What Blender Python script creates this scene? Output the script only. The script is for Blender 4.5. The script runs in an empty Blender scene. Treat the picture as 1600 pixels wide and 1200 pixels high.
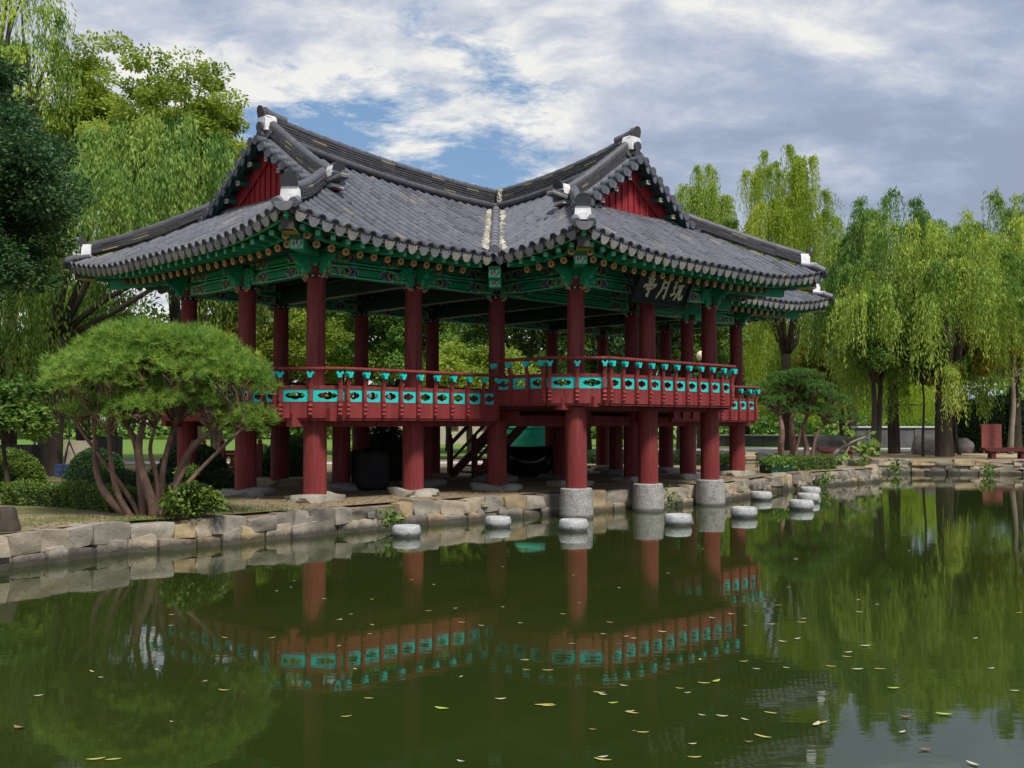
import bpy, bmesh, math, random
import numpy as np
from mathutils import Vector, Matrix
random.seed(7); RNG = np.random.default_rng(7)
sc = bpy.context.scene
COL = sc.collection
PI = math.pi
R = math.radians

# ------------------------------------------------------------------ camera
FPX, CX, CY, HOR, CAMZ = 1617.0, 800.0, 600.0, 664.25, 2.0
PITCH = math.atan((HOR - CY) / FPX)
cd = bpy.data.cameras.new('camera'); cam = bpy.data.objects.new('camera', cd); COL.objects.link(cam)
cd.sensor_width = 36.0; cd.lens = FPX / 1600 * 36; cd.clip_start = .1; cd.clip_end = 6000
cam.location = (0, 0, CAMZ); cam.rotation_euler = (PI / 2 + PITCH, 0, 0)
sc.camera = cam

def ray(px, py):
    x = (px - CX) / FPX; z = -(py - CY) / FPX
    return Vector((x, math.cos(PITCH) - z * math.sin(PITCH), math.sin(PITCH) + z * math.cos(PITCH)))
def G(px, py, z=0.5):                       # ground point seen at a pixel of the survey photo
    d = ray(px, py); t = (z - CAMZ) / d.z
    return Vector((d.x * t, d.y * t, z))
def AT(px, py, Y):                          # point at distance Y
    d = ray(px, py); t = Y / d.y
    return Vector((d.x * t, Y, CAMZ + d.z * t))

# ------------------------------------------------------------------ object helpers
def setp(o, label=None, cat=None, group=None, kind=None):
    if label: o['label'] = label
    if cat: o['category'] = cat
    if group: o['group'] = group
    if kind: o['kind'] = kind
    return o
def empty(name, loc=(0, 0, 0), rz=0, parent=None, **k):
    o = bpy.data.objects.new(name, None); COL.objects.link(o)
    o.location = loc; o.rotation_euler = (0, 0, rz); o.empty_display_size = .2
    if parent: o.parent = parent
    return setp(o, **k)
def link(name, me, parent=None, loc=None, rz=None, **k):
    o = bpy.data.objects.new(name, me); COL.objects.link(o)
    if parent: o.parent = parent
    if loc is not None: o.location = loc
    if rz is not None: o.rotation_euler = (0, 0, rz)
    return setp(o, **k)
def copy_tree(o, parent=None):
    c = o.copy(); COL.objects.link(c)
    if parent: c.parent = parent
    for ch in list(o.children): copy_tree(ch, c)
    return c

class MB:
    """collects faces; every face carries a material slot and a colour"""
    def __init__(s): s.v = []; s.f = []; s.m = []; s.c = []
    def add(s, vs, fs, m=0, c=(1, 1, 1)):
        n = len(s.v); s.v += [tuple(p) for p in vs]
        for f in fs: s.f.append(tuple(i + n for i in f)); s.m.append(m); s.c.append(c)
    def box(s, cx, cy, cz, sx, sy, sz, m=0, c=(1, 1, 1), M=None, bev=0):
        hx, hy, hz = sx / 2, sy / 2, sz / 2
        vs = [Vector((cx + a * hx, cy + b * hy, cz + d * hz)) for a in (-1, 1) for b in (-1, 1) for d in (-1, 1)]
        if M is not None: vs = [M @ p for p in vs]
        s.add(vs, [(0, 1, 3, 2), (4, 6, 7, 5), (0, 4, 5, 1), (2, 3, 7, 6), (0, 2, 6, 4), (1, 5, 7, 3)], m, c)
    def beam(s, p, q, w, h, m=0, c=(1, 1, 1), up=(0, 0, 1)):
        p = Vector(p); q = Vector(q); d = (q - p).normalized(); up = Vector(up)
        l = d.cross(up)
        if l.length < 1e-5: l = Vector((1, 0, 0))
        l.normalize(); n = l.cross(d).normalized()
        vs = [e + l * (a * w / 2) + n * (b * h / 2) for e in (p, q) for a, b in ((-1, -1), (1, -1), (1, 1), (-1, 1))]
        s.add(vs, [(0, 1, 2, 3), (7, 6, 5, 4), (0, 4, 5, 1), (1, 5, 6, 2), (2, 6, 7, 3), (3, 7, 4, 0)], m, c)
    def tube(s, path, rad, n=8, m=0, c=(1, 1, 1), caps=True):
        path = [Vector(p) for p in path]
        if not hasattr(rad, '__len__'): rad = [rad] * len(path)
        rings = []; ref = None
        for i, p in enumerate(path):
            d = (path[min(i + 1, len(path) - 1)] - path[max(i - 1, 0)])
            d = d.normalized() if d.length > 1e-9 else Vector((0, 0, 1))
            if ref is None: ref = Vector((1, 0, 0)) if abs(d.x) < .8 else Vector((0, 1, 0))
            a = (ref - d * ref.dot(d)); a = a.normalized() if a.length > 1e-6 else d.orthogonal().normalized()
            ref = a; b = d.cross(a)
            rings.append([p + (a * math.cos(2 * PI * k / n) + b * math.sin(2 * PI * k / n)) * rad[i] for k in range(n)])
        vs = [x for r in rings for x in r]; fs = []
        for i in range(len(path) - 1):
            for k in range(n):
                fs.append((i * n + k, i * n + (k + 1) % n, (i + 1) * n + (k + 1) % n, (i + 1) * n + k))
        if caps: fs.append(tuple(range(n))[::-1]); fs.append(tuple((len(path) - 1) * n + k for k in range(n)))
        s.add(vs, fs, m, c)
    def lathe(s, prof, cx=0, cy=0, n=16, m=0, c=(1, 1, 1), jit=0):
        vs = []; fs = []
        for r, z in prof:
            for k in range(n):
                j = 1 + (random.random() - .5) * jit
                vs.append((cx + r * j * math.cos(2 * PI * k / n), cy + r * j * math.sin(2 * PI * k / n), z))
        for i in range(len(prof) - 1):
            for k in range(n): fs.append((i * n + k, i * n + (k + 1) % n, (i + 1) * n + (k + 1) % n, (i + 1) * n + k))
        fs.append(tuple(range(n))[::-1]); fs.append(tuple((len(prof) - 1) * n + k for k in range(n)))
        s.add(vs, fs, m, c)
    def prism(s, pts, off, m=0, c=(1, 1, 1)):       # planar polygon pts (3d) pushed by vector off
        pts = [Vector(p) for p in pts]; off = Vector(off); n = len(pts)
        s.add(pts + [p + off for p in pts],
              [tuple(range(n))[::-1], tuple(range(n, 2 * n))] + [(i, (i + 1) % n, n + (i + 1) % n, n + i) for i in range(n)], m, c)
    def mesh(s, name, mats, smooth=False, angle=None):
        me = bpy.data.meshes.new(name); me.from_pydata(s.v, [], s.f)
        if not isinstance(mats, (list, tuple)): mats = [mats]
        for x in mats: me.materials.append(x)
        me.polygons.foreach_set('material_index', s.m)
        a = me.attributes.new('paint', 'FLOAT_COLOR', 'FACE')
        a.data.foreach_set('color', [x for c in s.c for x in (c[0], c[1], c[2], 1)])
        if smooth:
            me.polygons.foreach_set('use_smooth', [True] * len(s.f))
            if angle is not None: me.set_sharp_from_angle(angle=R(angle))
        me.update(); return me
    def build(s, name, mats, parent=None, smooth=False, angle=None, **k):
        return link(name, s.mesh(name, mats, smooth, angle), parent, **k)

# ------------------------------------------------------------------ materials
def nmat(name):
    m = bpy.data.materials.new(name); m.use_nodes = True; nt = m.node_tree
    return m, nt, nt.nodes, nt.links, nt.nodes['Principled BSDF']
def mth(ns, ls, op, a, b=None, clamp=False):
    n = ns.new('ShaderNodeMath'); n.operation = op; n.use_clamp = clamp
    for i, x in enumerate((a, b)):
        if x is None: continue
        if isinstance(x, (int, float)): n.inputs[i].default_value = x
        else: ls.new(x, n.inputs[i])
    return n.outputs[0]
def mixc(ns, ls, f, a, b, mode='MIX'):
    n = ns.new('ShaderNodeMix'); n.data_type = 'RGBA'; n.blend_type = mode
    for k, x in ((0, f), (6, a), (7, b)):
        if isinstance(x, (int, float)): n.inputs[k].default_value = x
        elif isinstance(x, tuple): n.inputs[k].default_value = (*x, 1)
        else: ls.new(x, n.inputs[k])
    return n.outputs[2]
def noise(ns, ls, scale, detail=4, rough=.55, vec=None, stretch=None, dist=0):
    tc = ns.new('ShaderNodeTexCoord'); src = tc.outputs['Object'] if vec is None else vec
    if stretch:
        mp = ns.new('ShaderNodeMapping'); mp.inputs['Scale'].default_value = stretch; ls.new(src, mp.inputs[0]); src = mp.outputs[0]
    n = ns.new('ShaderNodeTexNoise'); n.inputs['Scale'].default_value = scale; n.inputs['Detail'].default_value = detail
    n.inputs['Roughness'].default_value = rough; n.inputs['Distortion'].default_value = dist; ls.new(src, n.inputs['Vector'])
    return n.outputs['Fac']
def ramp(ns, ls, f, stops):
    r = ns.new('ShaderNodeValToRGB'); e = r.color_ramp.elements
    while len(e) < len(stops): e.new(.5)
    for x, (p, c) in zip(e, stops): x.position = p; x.color = (*c, 1) if len(c) == 3 else c
    ls.new(f, r.inputs[0]); return r.outputs[0]
def rng(ns, ls, f, a, b, c, d):
    n = ns.new('ShaderNodeMapRange'); ls.new(f, n.inputs[0])
    for i, x in enumerate((a, b, c, d)): n.inputs[1 + i].default_value = x
    return n.outputs[0]
def bump(ns, ls, b, h, strength=.3, dist=.02):
    n = ns.new('ShaderNodeBump'); n.inputs['Strength'].default_value = strength; n.inputs['Distance'].default_value = dist
    ls.new(h, n.inputs['Height']); ls.new(n.outputs[0], b.inputs['Normal'])
def weathered(name, base, var=.25, scale=6, rough=.6, stretch=None, paint=False, bmp=.15, spec=.3, dirt=None):
    m, nt, ns, ls, b = nmat(name)
    f = noise(ns, ls, scale, 5, .6, stretch=stretch)
    k = rng(ns, ls, f, .25, .75, 1 - var, 1 + var)
    if paint:
        at = ns.new('ShaderNodeAttribute'); at.attribute_name = 'paint'; c = at.outputs['Color']
    else:
        c = ns.new('ShaderNodeRGB'); c.outputs[0].default_value = (*base, 1); c = c.outputs[0]
    vm = ns.new('ShaderNodeVectorMath'); vm.operation = 'SCALE'; ls.new(c, vm.inputs[0]); ls.new(k, vm.inputs['Scale'])
    c = vm.outputs[0]
    if dirt:
        f2 = noise(ns, ls, scale * .35, 6, .65)
        c = mixc(ns, ls, rng(ns, ls, f2, .5, .72, 0, dirt[1]), c, dirt[0])
    ls.new(c, b.inputs['Base Color']); b.inputs['Roughness'].default_value = rough
    b.inputs['Specular IOR Level'].default_value = spec
    if bmp: bump(ns, ls, b, noise(ns, ls, scale * 3, 4, .6, stretch=stretch), bmp, .02)
    return m
def leafmat(name, stops, trans=.35, rough=.55):
    m, nt, ns, ls, b = nmat(name)
    at = ns.new('ShaderNodeAttribute'); at.attribute_name = 'val'
    c = ramp(ns, ls, at.outputs['Fac'], stops)
    ls.new(c, b.inputs['Base Color']); b.inputs['Roughness'].default_value = rough; b.inputs['Specular IOR Level'].default_value = .25
    t = ns.new('ShaderNodeBsdfTranslucent'); c2 = mixc(ns, ls, .6, c, (.9, 1.0, .25), 'MULTIPLY'); 
    vm = ns.new('ShaderNodeVectorMath'); vm.operation = 'SCALE'; ls.new(c, vm.inputs[0]); vm.inputs['Scale'].default_value = 1.3
    ls.new(vm.outputs[0], t.inputs[0])
    mx = ns.new('ShaderNodeMixShader'); mx.inputs[0].default_value = trans
    ls.new(b.outputs[0], mx.inputs[1]); ls.new(t.outputs[0], mx.inputs[2])
    ls.new(mx.outputs[0], nt.nodes['Material Output'].inputs[0]); return m

M = {}
def redwood(name, base, cracks=True):
    m, nt, ns, ls, b = nmat(name)
    f = noise(ns, ls, 3, 5, .6, stretch=(1, 1, .25))
    g = noise(ns, ls, 26, 3, .6, stretch=(1, 1, .03), dist=.4)
    c = mixc(ns, ls, rng(ns, ls, f, .3, .7, 0, 1), tuple(x * .82 for x in base), tuple(x * 1.15 for x in base))
    c = mixc(ns, ls, rng(ns, ls, g, .57, .68, 0, .8), c, tuple(x * .30 for x in base))
    k = noise(ns, ls, 11, 4, .65, stretch=(1, 1, .06)); c = mixc(ns, ls, rng(ns, ls, k, .50, .74, 0, .45), c, (.34, .105, .085)); c = mixc(ns, ls, rng(ns, ls, k, .28, .42, .4, 0), c, tuple(x * .55 for x in base))
    h = noise(ns, ls, 5, 6, .7)
    c = mixc(ns, ls, rng(ns, ls, h, .58, .8, 0, .45), c, (.22, .10, .085))
    ls.new(c, b.inputs['Base Color']); b.inputs['Roughness'].default_value = .62; b.inputs['Specular IOR Level'].default_value = .25
    bump(ns, ls, b, rng(ns, ls, g, .55, .72, 1, 0), .35, .01); return m
M['red'] = redwood('red_painted_wood', (.205, .031, .030))
M['redb'] = redwood('red_painted_board', (.22, .033, .032))
M['gable'] = redwood('red_gable_board', (.31, .022, .030))
M['tile'] = weathered('grey_roof_tile', (0, 0, 0), .28, 9, .5, paint=True, bmp=.2, spec=.4, dirt=((.10, .10, .10), .5))
M['sheet'] = weathered('tile_bed', (.085, .085, .10), .3, 8, .7)
M['paint'] = weathered('painted_timber', (0, 0, 0), .22, 7, .5, paint=True, bmp=.1, spec=.35)
M['plaster'] = weathered('white_plaster', (.70, .70, .70), .12, 6, .8, dirt=((.28, .28, .27), .7))
M['soffit'] = weathered('eave_soffit', (.022, .10, .062), .35, 5, .65)
M['ceil'] = weathered('ceiling_timber', (.03, .075, .055), .4, 4, .7)
M['floor'] = weathered('floor_boards', (.09, .03, .025), .3, 6, .7)
M['teal'] = weathered('turquoise_paint', (.015, .62, .56), .12, 8, .5, dirt=((.03, .30, .28), .4))
M['granite'] = None
def granite(name, base, dirtc=(.12, .11, .09)):
    m, nt, ns, ls, b = nmat(name)
    f = noise(ns, ls, 38, 3, .75); g = noise(ns, ls, 4, 5, .65)
    c = mixc(ns, ls, rng(ns, ls, f, .35, .65, 0, 1), tuple(x * .42 for x in base), tuple(min(.9, x * 1.45) for x in base))
    c = mixc(ns, ls, rng(ns, ls, g, .48, .72, 0, .7), c, dirtc)
    geo = ns.new('ShaderNodeNewGeometry'); sp = ns.new('ShaderNodeSeparateXYZ'); ls.new(geo.outputs['Position'], sp.inputs[0])
    zz = mth(ns, ls, 'ADD', sp.outputs[2], mth(ns, ls, 'MULTIPLY', g, .12))
    c = mixc(ns, ls, rng(ns, ls, zz, .09, .15, .8, 0), c, (.035, .035, .022))      # wet, algae-stained waterline
    ls.new(c, b.inputs['Base Color']); b.inputs['Roughness'].default_value = .75
    bump(ns, ls, b, f, .4, .01); return m
M['granite'] = granite('granite', (.34, .33, .31))
M['whitestone'] = granite('pale_stone', (.46, .47, .47), (.22, .22, .20))
def wallstone(name):
    m, nt, ns, ls, b = nmat(name)
    at = ns.new('ShaderNodeAttribute'); at.attribute_name = 'paint'; c = at.outputs['Color']
    f = noise(ns, ls, 5, 6, .7); g = noise(ns, ls, 30, 4, .7); h = noise(ns, ls, 1.6, 5, .7)
    vm = ns.new('ShaderNodeVectorMath'); vm.operation = 'SCALE'; ls.new(c, vm.inputs[0]); ls.new(rng(ns, ls, f, .2, .8, .6, 1.35), vm.inputs['Scale'])
    c = mixc(ns, ls, rng(ns, ls, g, .56, .72, 0, .45), vm.outputs[0], (.16, .135, .10))
    c = mixc(ns, ls, rng(ns, ls, h, .56, .72, 0, .45), c, (.13, .125, .075))
    geo = ns.new('ShaderNodeNewGeometry'); sp = ns.new('ShaderNodeSeparateXYZ'); ls.new(geo.outputs['Position'], sp.inputs[0])
    zz = mth(ns, ls, 'ADD', sp.outputs[2], mth(ns, ls, 'MULTIPLY', f, .16))
    c = mixc(ns, ls, rng(ns, ls, zz, .15, .25, .85, 0), c, (.03, .028, .018))
    ls.new(c, b.inputs['Base Color']); b.inputs['Roughness'].default_value = .85
    bump(ns, ls, b, mth(ns, ls, 'ADD', f, mth(ns, ls, 'MULTIPLY', g, .4)), .7, .04); return m
M['wall'] = wallstone('bank_stone')
M['black'] = weathered('black_fabric', (.012, .012, .014), .3, 5, .6)
M['bark'] = weathered('bark', (.055, .042, .032), .5, 9, .9, stretch=(1, 1, .25), bmp=.8)
M['pinebark'] = weathered('pine_bark', (.19, .115, .085), .45, 12, .9, stretch=(1, 1, .4), bmp=.8, dirt=((.09, .075, .065), .7))
M['palebark'] = weathered('pale_bark', (.22, .19, .16), .35, 8, .9, stretch=(1, 1, .3), bmp=.5)
M['wood'] = weathered('brown_timber', (.17, .055, .04), .3, 8, .6, stretch=(1, 1, 1))
M['metal'] = weathered('dark_metal', (.03, .03, .033), .2, 8, .45)
M['cream'] = weathered('cream_board', (.42, .36, .26), .15, 4, .7)
M['blue'] = weathered('blue_plastic', (.04, .08, .18), .2, 6, .4)
M['greenpaint'] = weathered('green_sheet_metal', (.012, .30, .17), .2, 4, .45)
M['planter'] = weathered('dark_green_trough', (.012, .06, .045), .3, 4, .5)
M['rock'] = weathered('boulder_rock', (.22, .20, .19), .4, 3, .9, bmp=.8, dirt=((.12, .11, .10), .6))
M['darkstone'] = weathered('dark_wall_stone', (.09, .09, .095), .35, 2, .9, bmp=.6)
M['slabtop'] = weathered('pale_slab', (.52, .52, .51), .12, 3, .8)
M['maroon'] = weathered('maroon_timber', (.095, .022, .022), .25, 8, .65)
M['signred'] = weathered('red_board', (.26, .075, .07), .2, 8, .7)
M['gold'] = weathered('pale_gold_leaf', (.66, .63, .40), .12, 10, .5)
M['signblack'] = weathered('black_lacquer', (.008, .008, .012), .2, 6, .35)
M['building'] = weathered('far_house', (.40, .36, .28), .15, 1.5, .8)
M['bwhite'] = weathered('far_white_wall', (.62, .64, .66), .1, 1.5, .8)
M['hive'] = weathered('globe', (.75, .66, .45), .05, 3, .4)

# leaves
M['l_willow'] = leafmat('willow_leaf', [(0, (.05, .13, .02)), (.5, (.20, .32, .045)), (1, (.46, .54, .09))], .4)
M['l_willow_y'] = leafmat('bright_willow_leaf', [(0, (.13, .22, .02)), (.5, (.28, .38, .035)), (1, (.42, .48, .06))], .5)
M['l_willow_d'] = leafmat('dark_willow_leaf', [(0, (.03, .095, .022)), (.5, (.13, .25, .046)), (1, (.34, .45, .09))], .4)
M['l_dark'] = leafmat('dark_leaf', [(0, (.026, .062, .022)), (.5, (.05, .115, .04)), (1, (.10, .18, .065))], .25)
M['l_mid'] = leafmat('mid_leaf', [(0, (.045, .115, .02)), (.5, (.12, .23, .042)), (1, (.27, .37, .07))])
M['l_yellow'] = leafmat('yellowing_leaf', [(0, (.09, .14, .015)), (.5, (.20, .24, .028)), (1, (.34, .31, .045))], .45)
M['l_olive'] = leafmat('olive_leaf', [(0, (.13, .13, .015)), (.5, (.26, .23, .024)), (1, (.40, .31, .045))], .4)
M['l_sunny'] = leafmat('sunny_leaf', [(0, (.08, .15, .018)), (.5, (.25, .34, .04)), (1, (.46, .50, .085))], .45)
M['l_hedge'] = leafmat('hedge_leaf', [(0, (.045, .095, .016)), (.5, (.105, .175, .026)), (1, (.20, .27, .045))], .2)
M['l_yew'] = leafmat('dark_hedge_leaf', [(0, (.018, .052, .018)), (.5, (.036, .085, .028)), (1, (.075, .135, .04))], .15)
M['l_pine'] = leafmat('pine_needle', [(0, (.065, .15, .026)), (.5, (.20, .34, .052)), (1, (.42, .54, .10))], .35)
M['l_pine_d'] = leafmat('dark_pine_needle', [(0, (.04, .105, .022)), (.5, (.09, .195, .04)), (1, (.20, .32, .06))], .3)
# ================================================================== the pavilion
UA = R(45.278); A0 = Vector((-3.939, 20.731, 0)); BAY = 2.522
uv = Vector((math.sin(UA), math.cos(UA), 0)); vv = Vector((-math.cos(UA), math.sin(UA), 0))
Lx = 3 * BAY; D = 5.307; BB = 2.485; HB = BAY; YR = D / 2; OV = 2.0
RA, RB = YR + OV, HB + OV
ZE, ZR = 5.49, 7.80
PAV = empty('pavilion', A0 + Lx * uv, PI / 2 - UA, label='red and green wooden pavilion on columns with grey tiled roof beside the pond', cat='pavilion')
def W2(x, y, z): return PAV.location + uv * x + vv * y + Vector((0, 0, z))
ROOF = empty('roof', parent=PAV); EAVES = empty('eaves', parent=PAV)

def prof(t): return .86 * t + .14 * t * t
def rla(x): return .60 * (min(abs(x), 7.4) / 7.25) ** 2.0
def rlb(y): return .60 * (max(0, YR - y) / 4.75) ** 2.0
def cl(d): return .34 * max(0, 1 - d / 2.9) ** 2
def zmain(b, Rr, rl, d):
    t = min(max(b / Rr, -.1), 1); return ZE + prof(t) * (ZR - ZE) + rl * max(t, 0) ** 1.15 + cl(d) * (1 - max(t, 0)) ** 1.3
VX = Lx - .30; PG = .54          # verge plane, gable wall inset
class Slope:
    def __init__(s, P, a0, a1, Rr, rl, cd, bmin, bmax, brk=()):
        s.P, s.a0, s.a1, s.R, s.rl, s.cd, s.bmin, s.bmax, s.brk = P, a0, a1, Rr, rl, cd, bmin, bmax, brk
    def pt(s, a, b, dz=0):
        x, y = s.P(a, b); return Vector((x, y, zmain(b, s.R, s.rl(x, y), s.cd(a)) + dz))
SL = {}
for sg, nm in ((-1, 'L'), (1, 'R')):
    SL['front' + nm] = Slope(lambda a, b, sg=sg: (-sg * a, -OV + b), -(Lx + OV), 0, RA, lambda x, y: rla(x), lambda a: a + Lx + OV,
        lambda a: max(0, RA * (a + HB + OV) / RB), lambda a: (a + Lx + OV) if a < -VX else RA, (-VX, -(HB + OV)))
    SL['end' + nm] = Slope(lambda a, b, sg=sg: (sg * (Lx + OV - b), a), -OV, D + OV, RA, lambda x, y: rla(x), lambda a: min(a + OV, D + OV - a),
        lambda a: 0, lambda a: max(0, min(a + OV, D + OV - a, OV + PG)), (PG, D - PG))
    SL['flank' + nm] = Slope(lambda a, b, sg=sg: (sg * (HB + OV - b), a), -BB - OV, YR, RB, lambda x, y: rlb(y), lambda a: a + BB + OV,
        lambda a: max(0, RB * (a + OV) / RA), lambda a: (a + BB + OV) if a < -BB + .30 else RB, (-BB + .30, -OV))
SL['endB'] = Slope(lambda a, b: (a, -BB - OV + b), -HB - OV, HB + OV, RB, lambda x, y: rlb(y), lambda a: min(a + HB + OV, HB + OV - a),
    lambda a: 0, lambda a: max(0, min(a + HB + OV, HB + OV - a, OV + PG)), (-HB + PG, HB - PG))
SL['back'] = Slope(lambda a, b: (a, D + OV - b), -Lx - OV, Lx + OV, RA, lambda x, y: rla(x), lambda a: min(a + Lx + OV, Lx + OV - a),
    lambda a: 0, lambda a: min(a + Lx + OV, Lx + OV - a) if abs(a) > VX else RA, (-VX, VX))

def kcol(*c):
    k = random.uniform(.85, 1.13); return tuple(x * k for x in c)
def tilecol():
    k = random.gauss(1, .05); r = random.random()
    if r < .03: c = (.17, .16, .135)
    elif r < .16: c = (.082, .084, .098)
    else: c = (.112, .115, .140)
    return tuple(x * k for x in c)
PITCHT = .285
for key, s in SL.items():
    mb = MB(); eps = 1e-4
    n = int(round((s.a1 - s.a0) / PITCHT)); st = (s.a1 - s.a0) / n
    # bed of concave tiles
    cuts = sorted([s.a0 + i * st for i in range(n + 1)] + list(s.brk))
    for i in range(len(cuts) - 1):
        a, e = cuts[i] + eps, cuts[i + 1] - eps
        if e - a < 1e-3: continue
        nb = 9; vs = []
        for j in range(nb + 1):
            for q in (a, e):
                lo, hi = s.bmin(q), s.bmax(q)
                if hi < lo: hi = lo
                vs.append(s.pt(q, lo + (hi - lo) * j / nb, -.02))
        mb.add(vs, [(2 * j, 2 * j + 1, 2 * j + 3, 2 * j + 2) for j in range(nb)], 1, (.03, .03, .035))
    # rows of round tiles, each tile a tapered half tube lapped by the next
    for i in range(n):
        a = s.a0 + (i + .5) * st; lo, hi = s.bmin(a), s.bmax(a)
        if hi - lo < .15: continue
        if lo == 0: lo = -.05
        nt = max(1, int(round((hi - lo) * 1.13 / .37)))
        lat = (s.pt(a + .01, (lo + hi) / 2) - s.pt(a - .01, (lo + hi) / 2)); lat.normalize()
        rowk = random.gauss(1, .06)
        for k in range(nt):
            b0 = lo + (hi - lo) * k / nt; b1 = lo + (hi - lo) * (k + 1) / nt + .02
            p0, p1 = s.pt(a, b0), s.pt(a, b1); t = (p1 - p0).normalized(); nn = lat.cross(t)
            if nn.z < 0: nn = -nn
            jz = random.gauss(0, .002); jl = random.gauss(0, .0035); ns_ = 8; vs = []
            pj = p0 + (p1 - p0) * .055
            for p, r in ((p0, .0845), (pj, .0845), (p1, .0825)):
                for q in range(ns_ + 1):
                    th = PI * q / ns_
                    vs.append(p + lat * (jl - r * math.cos(th)) + nn * (r * 1.08 * math.sin(th) + .02 + jz))
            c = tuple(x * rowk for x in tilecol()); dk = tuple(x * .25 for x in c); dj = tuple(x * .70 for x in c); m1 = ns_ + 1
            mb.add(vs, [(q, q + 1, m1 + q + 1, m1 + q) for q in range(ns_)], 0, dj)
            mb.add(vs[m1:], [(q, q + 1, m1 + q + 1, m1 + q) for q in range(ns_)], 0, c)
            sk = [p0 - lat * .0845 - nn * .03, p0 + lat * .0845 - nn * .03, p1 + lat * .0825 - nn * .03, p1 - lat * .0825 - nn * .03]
            mb.add([vs[0], sk[0], sk[3], vs[2 * m1], vs[ns_], sk[1], sk[2], vs[2 * m1 + ns_]], [(0, 1, 2, 3), (4, 7, 6, 5)], 0, dk)  # side skirts coloured dark to stand for shade between the rows
    # eave ends: round butt discs and hanging drip plates
    for i in range(n):
        a = s.a0 + (i + .5) * st
        if s.bmin(a) > 0: continue
        for kind in (0, 1):
            aa = a + kind * st / 2
            if aa > s.a1 - .1 or s.bmin(aa) > 0: continue
            p = s.pt(aa, -.055 if not kind else -.03); lat = (s.pt(aa + .01, 0) - s.pt(aa - .01, 0)).normalized()
            out = (s.pt(aa, -.05) - s.pt(aa, .2)).normalized(); up = out.cross(lat)
            if up.z < 0: up = -up
            c = tilecol()
            if kind == 0:
                cen = p + up * .02; N = 14
                ring = lambda r, o: [cen + out * o + lat * (r * math.cos(2 * PI * q / N)) + up * (r * math.sin(2 * PI * q / N)) for q in range(N)]
                vs = ring(.100, -.04) + ring(.100, .02) + ring(.076, .022) + ring(.072, .008)
                fs = [(r * N + q, r * N + (q + 1) % N, (r + 1) * N + (q + 1) % N, (r + 1) * N + q) for r in range(3) for q in range(N)]
                mb.add(vs, fs, 0, tuple(x * .8 for x in c)); mb.add(vs[3 * N:], [tuple(range(N))], 0, tuple(x * .38 for x in c))
            else:
                dn = (-up * .93 + out * .16).normalized(); p = p + out * .045; o2 = lat.cross(dn)
                if o2.dot(out) < 0: o2 = -o2
                k = random.random(); cc = kcol(*((.30, .28, .25) if k < .6 else (.20, .20, .215)))
                pts = []
                for q in range(13):
                    th = PI * q / 12
                    pts.append(p + lat * (-.112 * math.cos(th)) + dn * (.185 * math.sin(th) ** .8) + up * .02)
                pts += [p + lat * .075 + up * .0, p - lat * .075 + up * .0]
                mb.prism(pts, -o2 * .03, 0, cc)
    mb.build('tile_slope', [M['tile'], M['sheet']], ROOF, smooth=True, angle=50)

# ---- ridges: swept stacks of thin courses with a round tile on top
def ridge(name, path, hw, ncr, h0, ch, capr, mats, lat0=None, wob=.004):
    mb = MB(); N = len(path); path = [Vector(p) for p in path]
    dense = []; 
    for i in range(N):
        d = path[min(i + 1, N - 1)] - path[max(i - 1, 0)]; d.z = 0; d.normalize()
        dense.append(Vector((d.y, -d.x, 0)))
    for k in range(ncr):
        for i in range(N - 1):
            z0 = h0 + k * ch
            for w_, za, zb, cc in ((hw * .84, z0, z0 + ch * .42, None), (hw, z0 + ch * .42, z0 + ch, 1)):
                p, q = path[i], path[i + 1]; lp, lq = dense[i], dense[i + 1]
                r = random.random()
                if cc is None: c = (.26, .24, .19) if r < .55 else (.06, .055, .05)
                else: c = (.26, .21, .12) if r < .06 else tuple(x * (.75 + .4 * r) for x in (.06, .06, .068))
                j = random.gauss(0, wob)
                vs = [p - lp * (w_ + j) + Vector((0, 0, za)), p + lp * (w_ + j) + Vector((0, 0, za)), p + lp * (w_ + j) + Vector((0, 0, zb)), p - lp * (w_ + j) + Vector((0, 0, zb)),
                      q - lq * (w_ + j) + Vector((0, 0, za)), q + lq * (w_ + j) + Vector((0, 0, za)), q + lq * (w_ + j) + Vector((0, 0, zb)), q - lq * (w_ + j) + Vector((0, 0, zb))]
                mb.add(vs, [(0, 1, 2, 3), (7, 6, 5, 4), (0, 4, 5, 1), (1, 5, 6, 2), (2, 6, 7, 3), (3, 7, 4, 0)], 0, c)
    # round cap tiles, one per step, tapered so the joints show
    zt = h0 + ncr * ch
    for i in range(N - 1):
        p = path[i] + Vector((0, 0, zt + capr * .35)); q = path[i + 1] + Vector((0, 0, zt + capr * .35))
        mb.tube([p, p + (q - p) * 1.04], [capr * 1.06, capr * .92], 12, 0, kcol(.085, .086, .10))
    if hw > .15:
        for sgn in (-1, 1):
            for i in range(N - 1):
                p = path[i] + dense[i] * sgn * (hw + .05) + Vector((0, 0, .13)); q = path[i + 1] + dense[i + 1] * sgn * (hw + .05) + Vector((0, 0, .13))
                mb.tube([p, p + (q - p) * 1.03], [.10, .092], 10, 0, kcol(.075, .076, .088))
    return mb.build(name, mats, ROOF, smooth=True, angle=45)
TM = [M['tile']]
n = 36
xs = [-7.22 + 14.44 * i / n for i in range(n + 1)]
ridge('main_ridge', [(x, YR, ZR + rla(x) - .06) for x in xs], .16, 7, .13, .058, .095, TM)
n = 13
ys = [YR - .1 - (YR - .1 + BB - .37) * i / n for i in range(n + 1)]
ridge('main_ridge', [(0, y, ZR + rlb(y) - .06) for y in ys], .16, 7, .13, .058, .095, TM)
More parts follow.
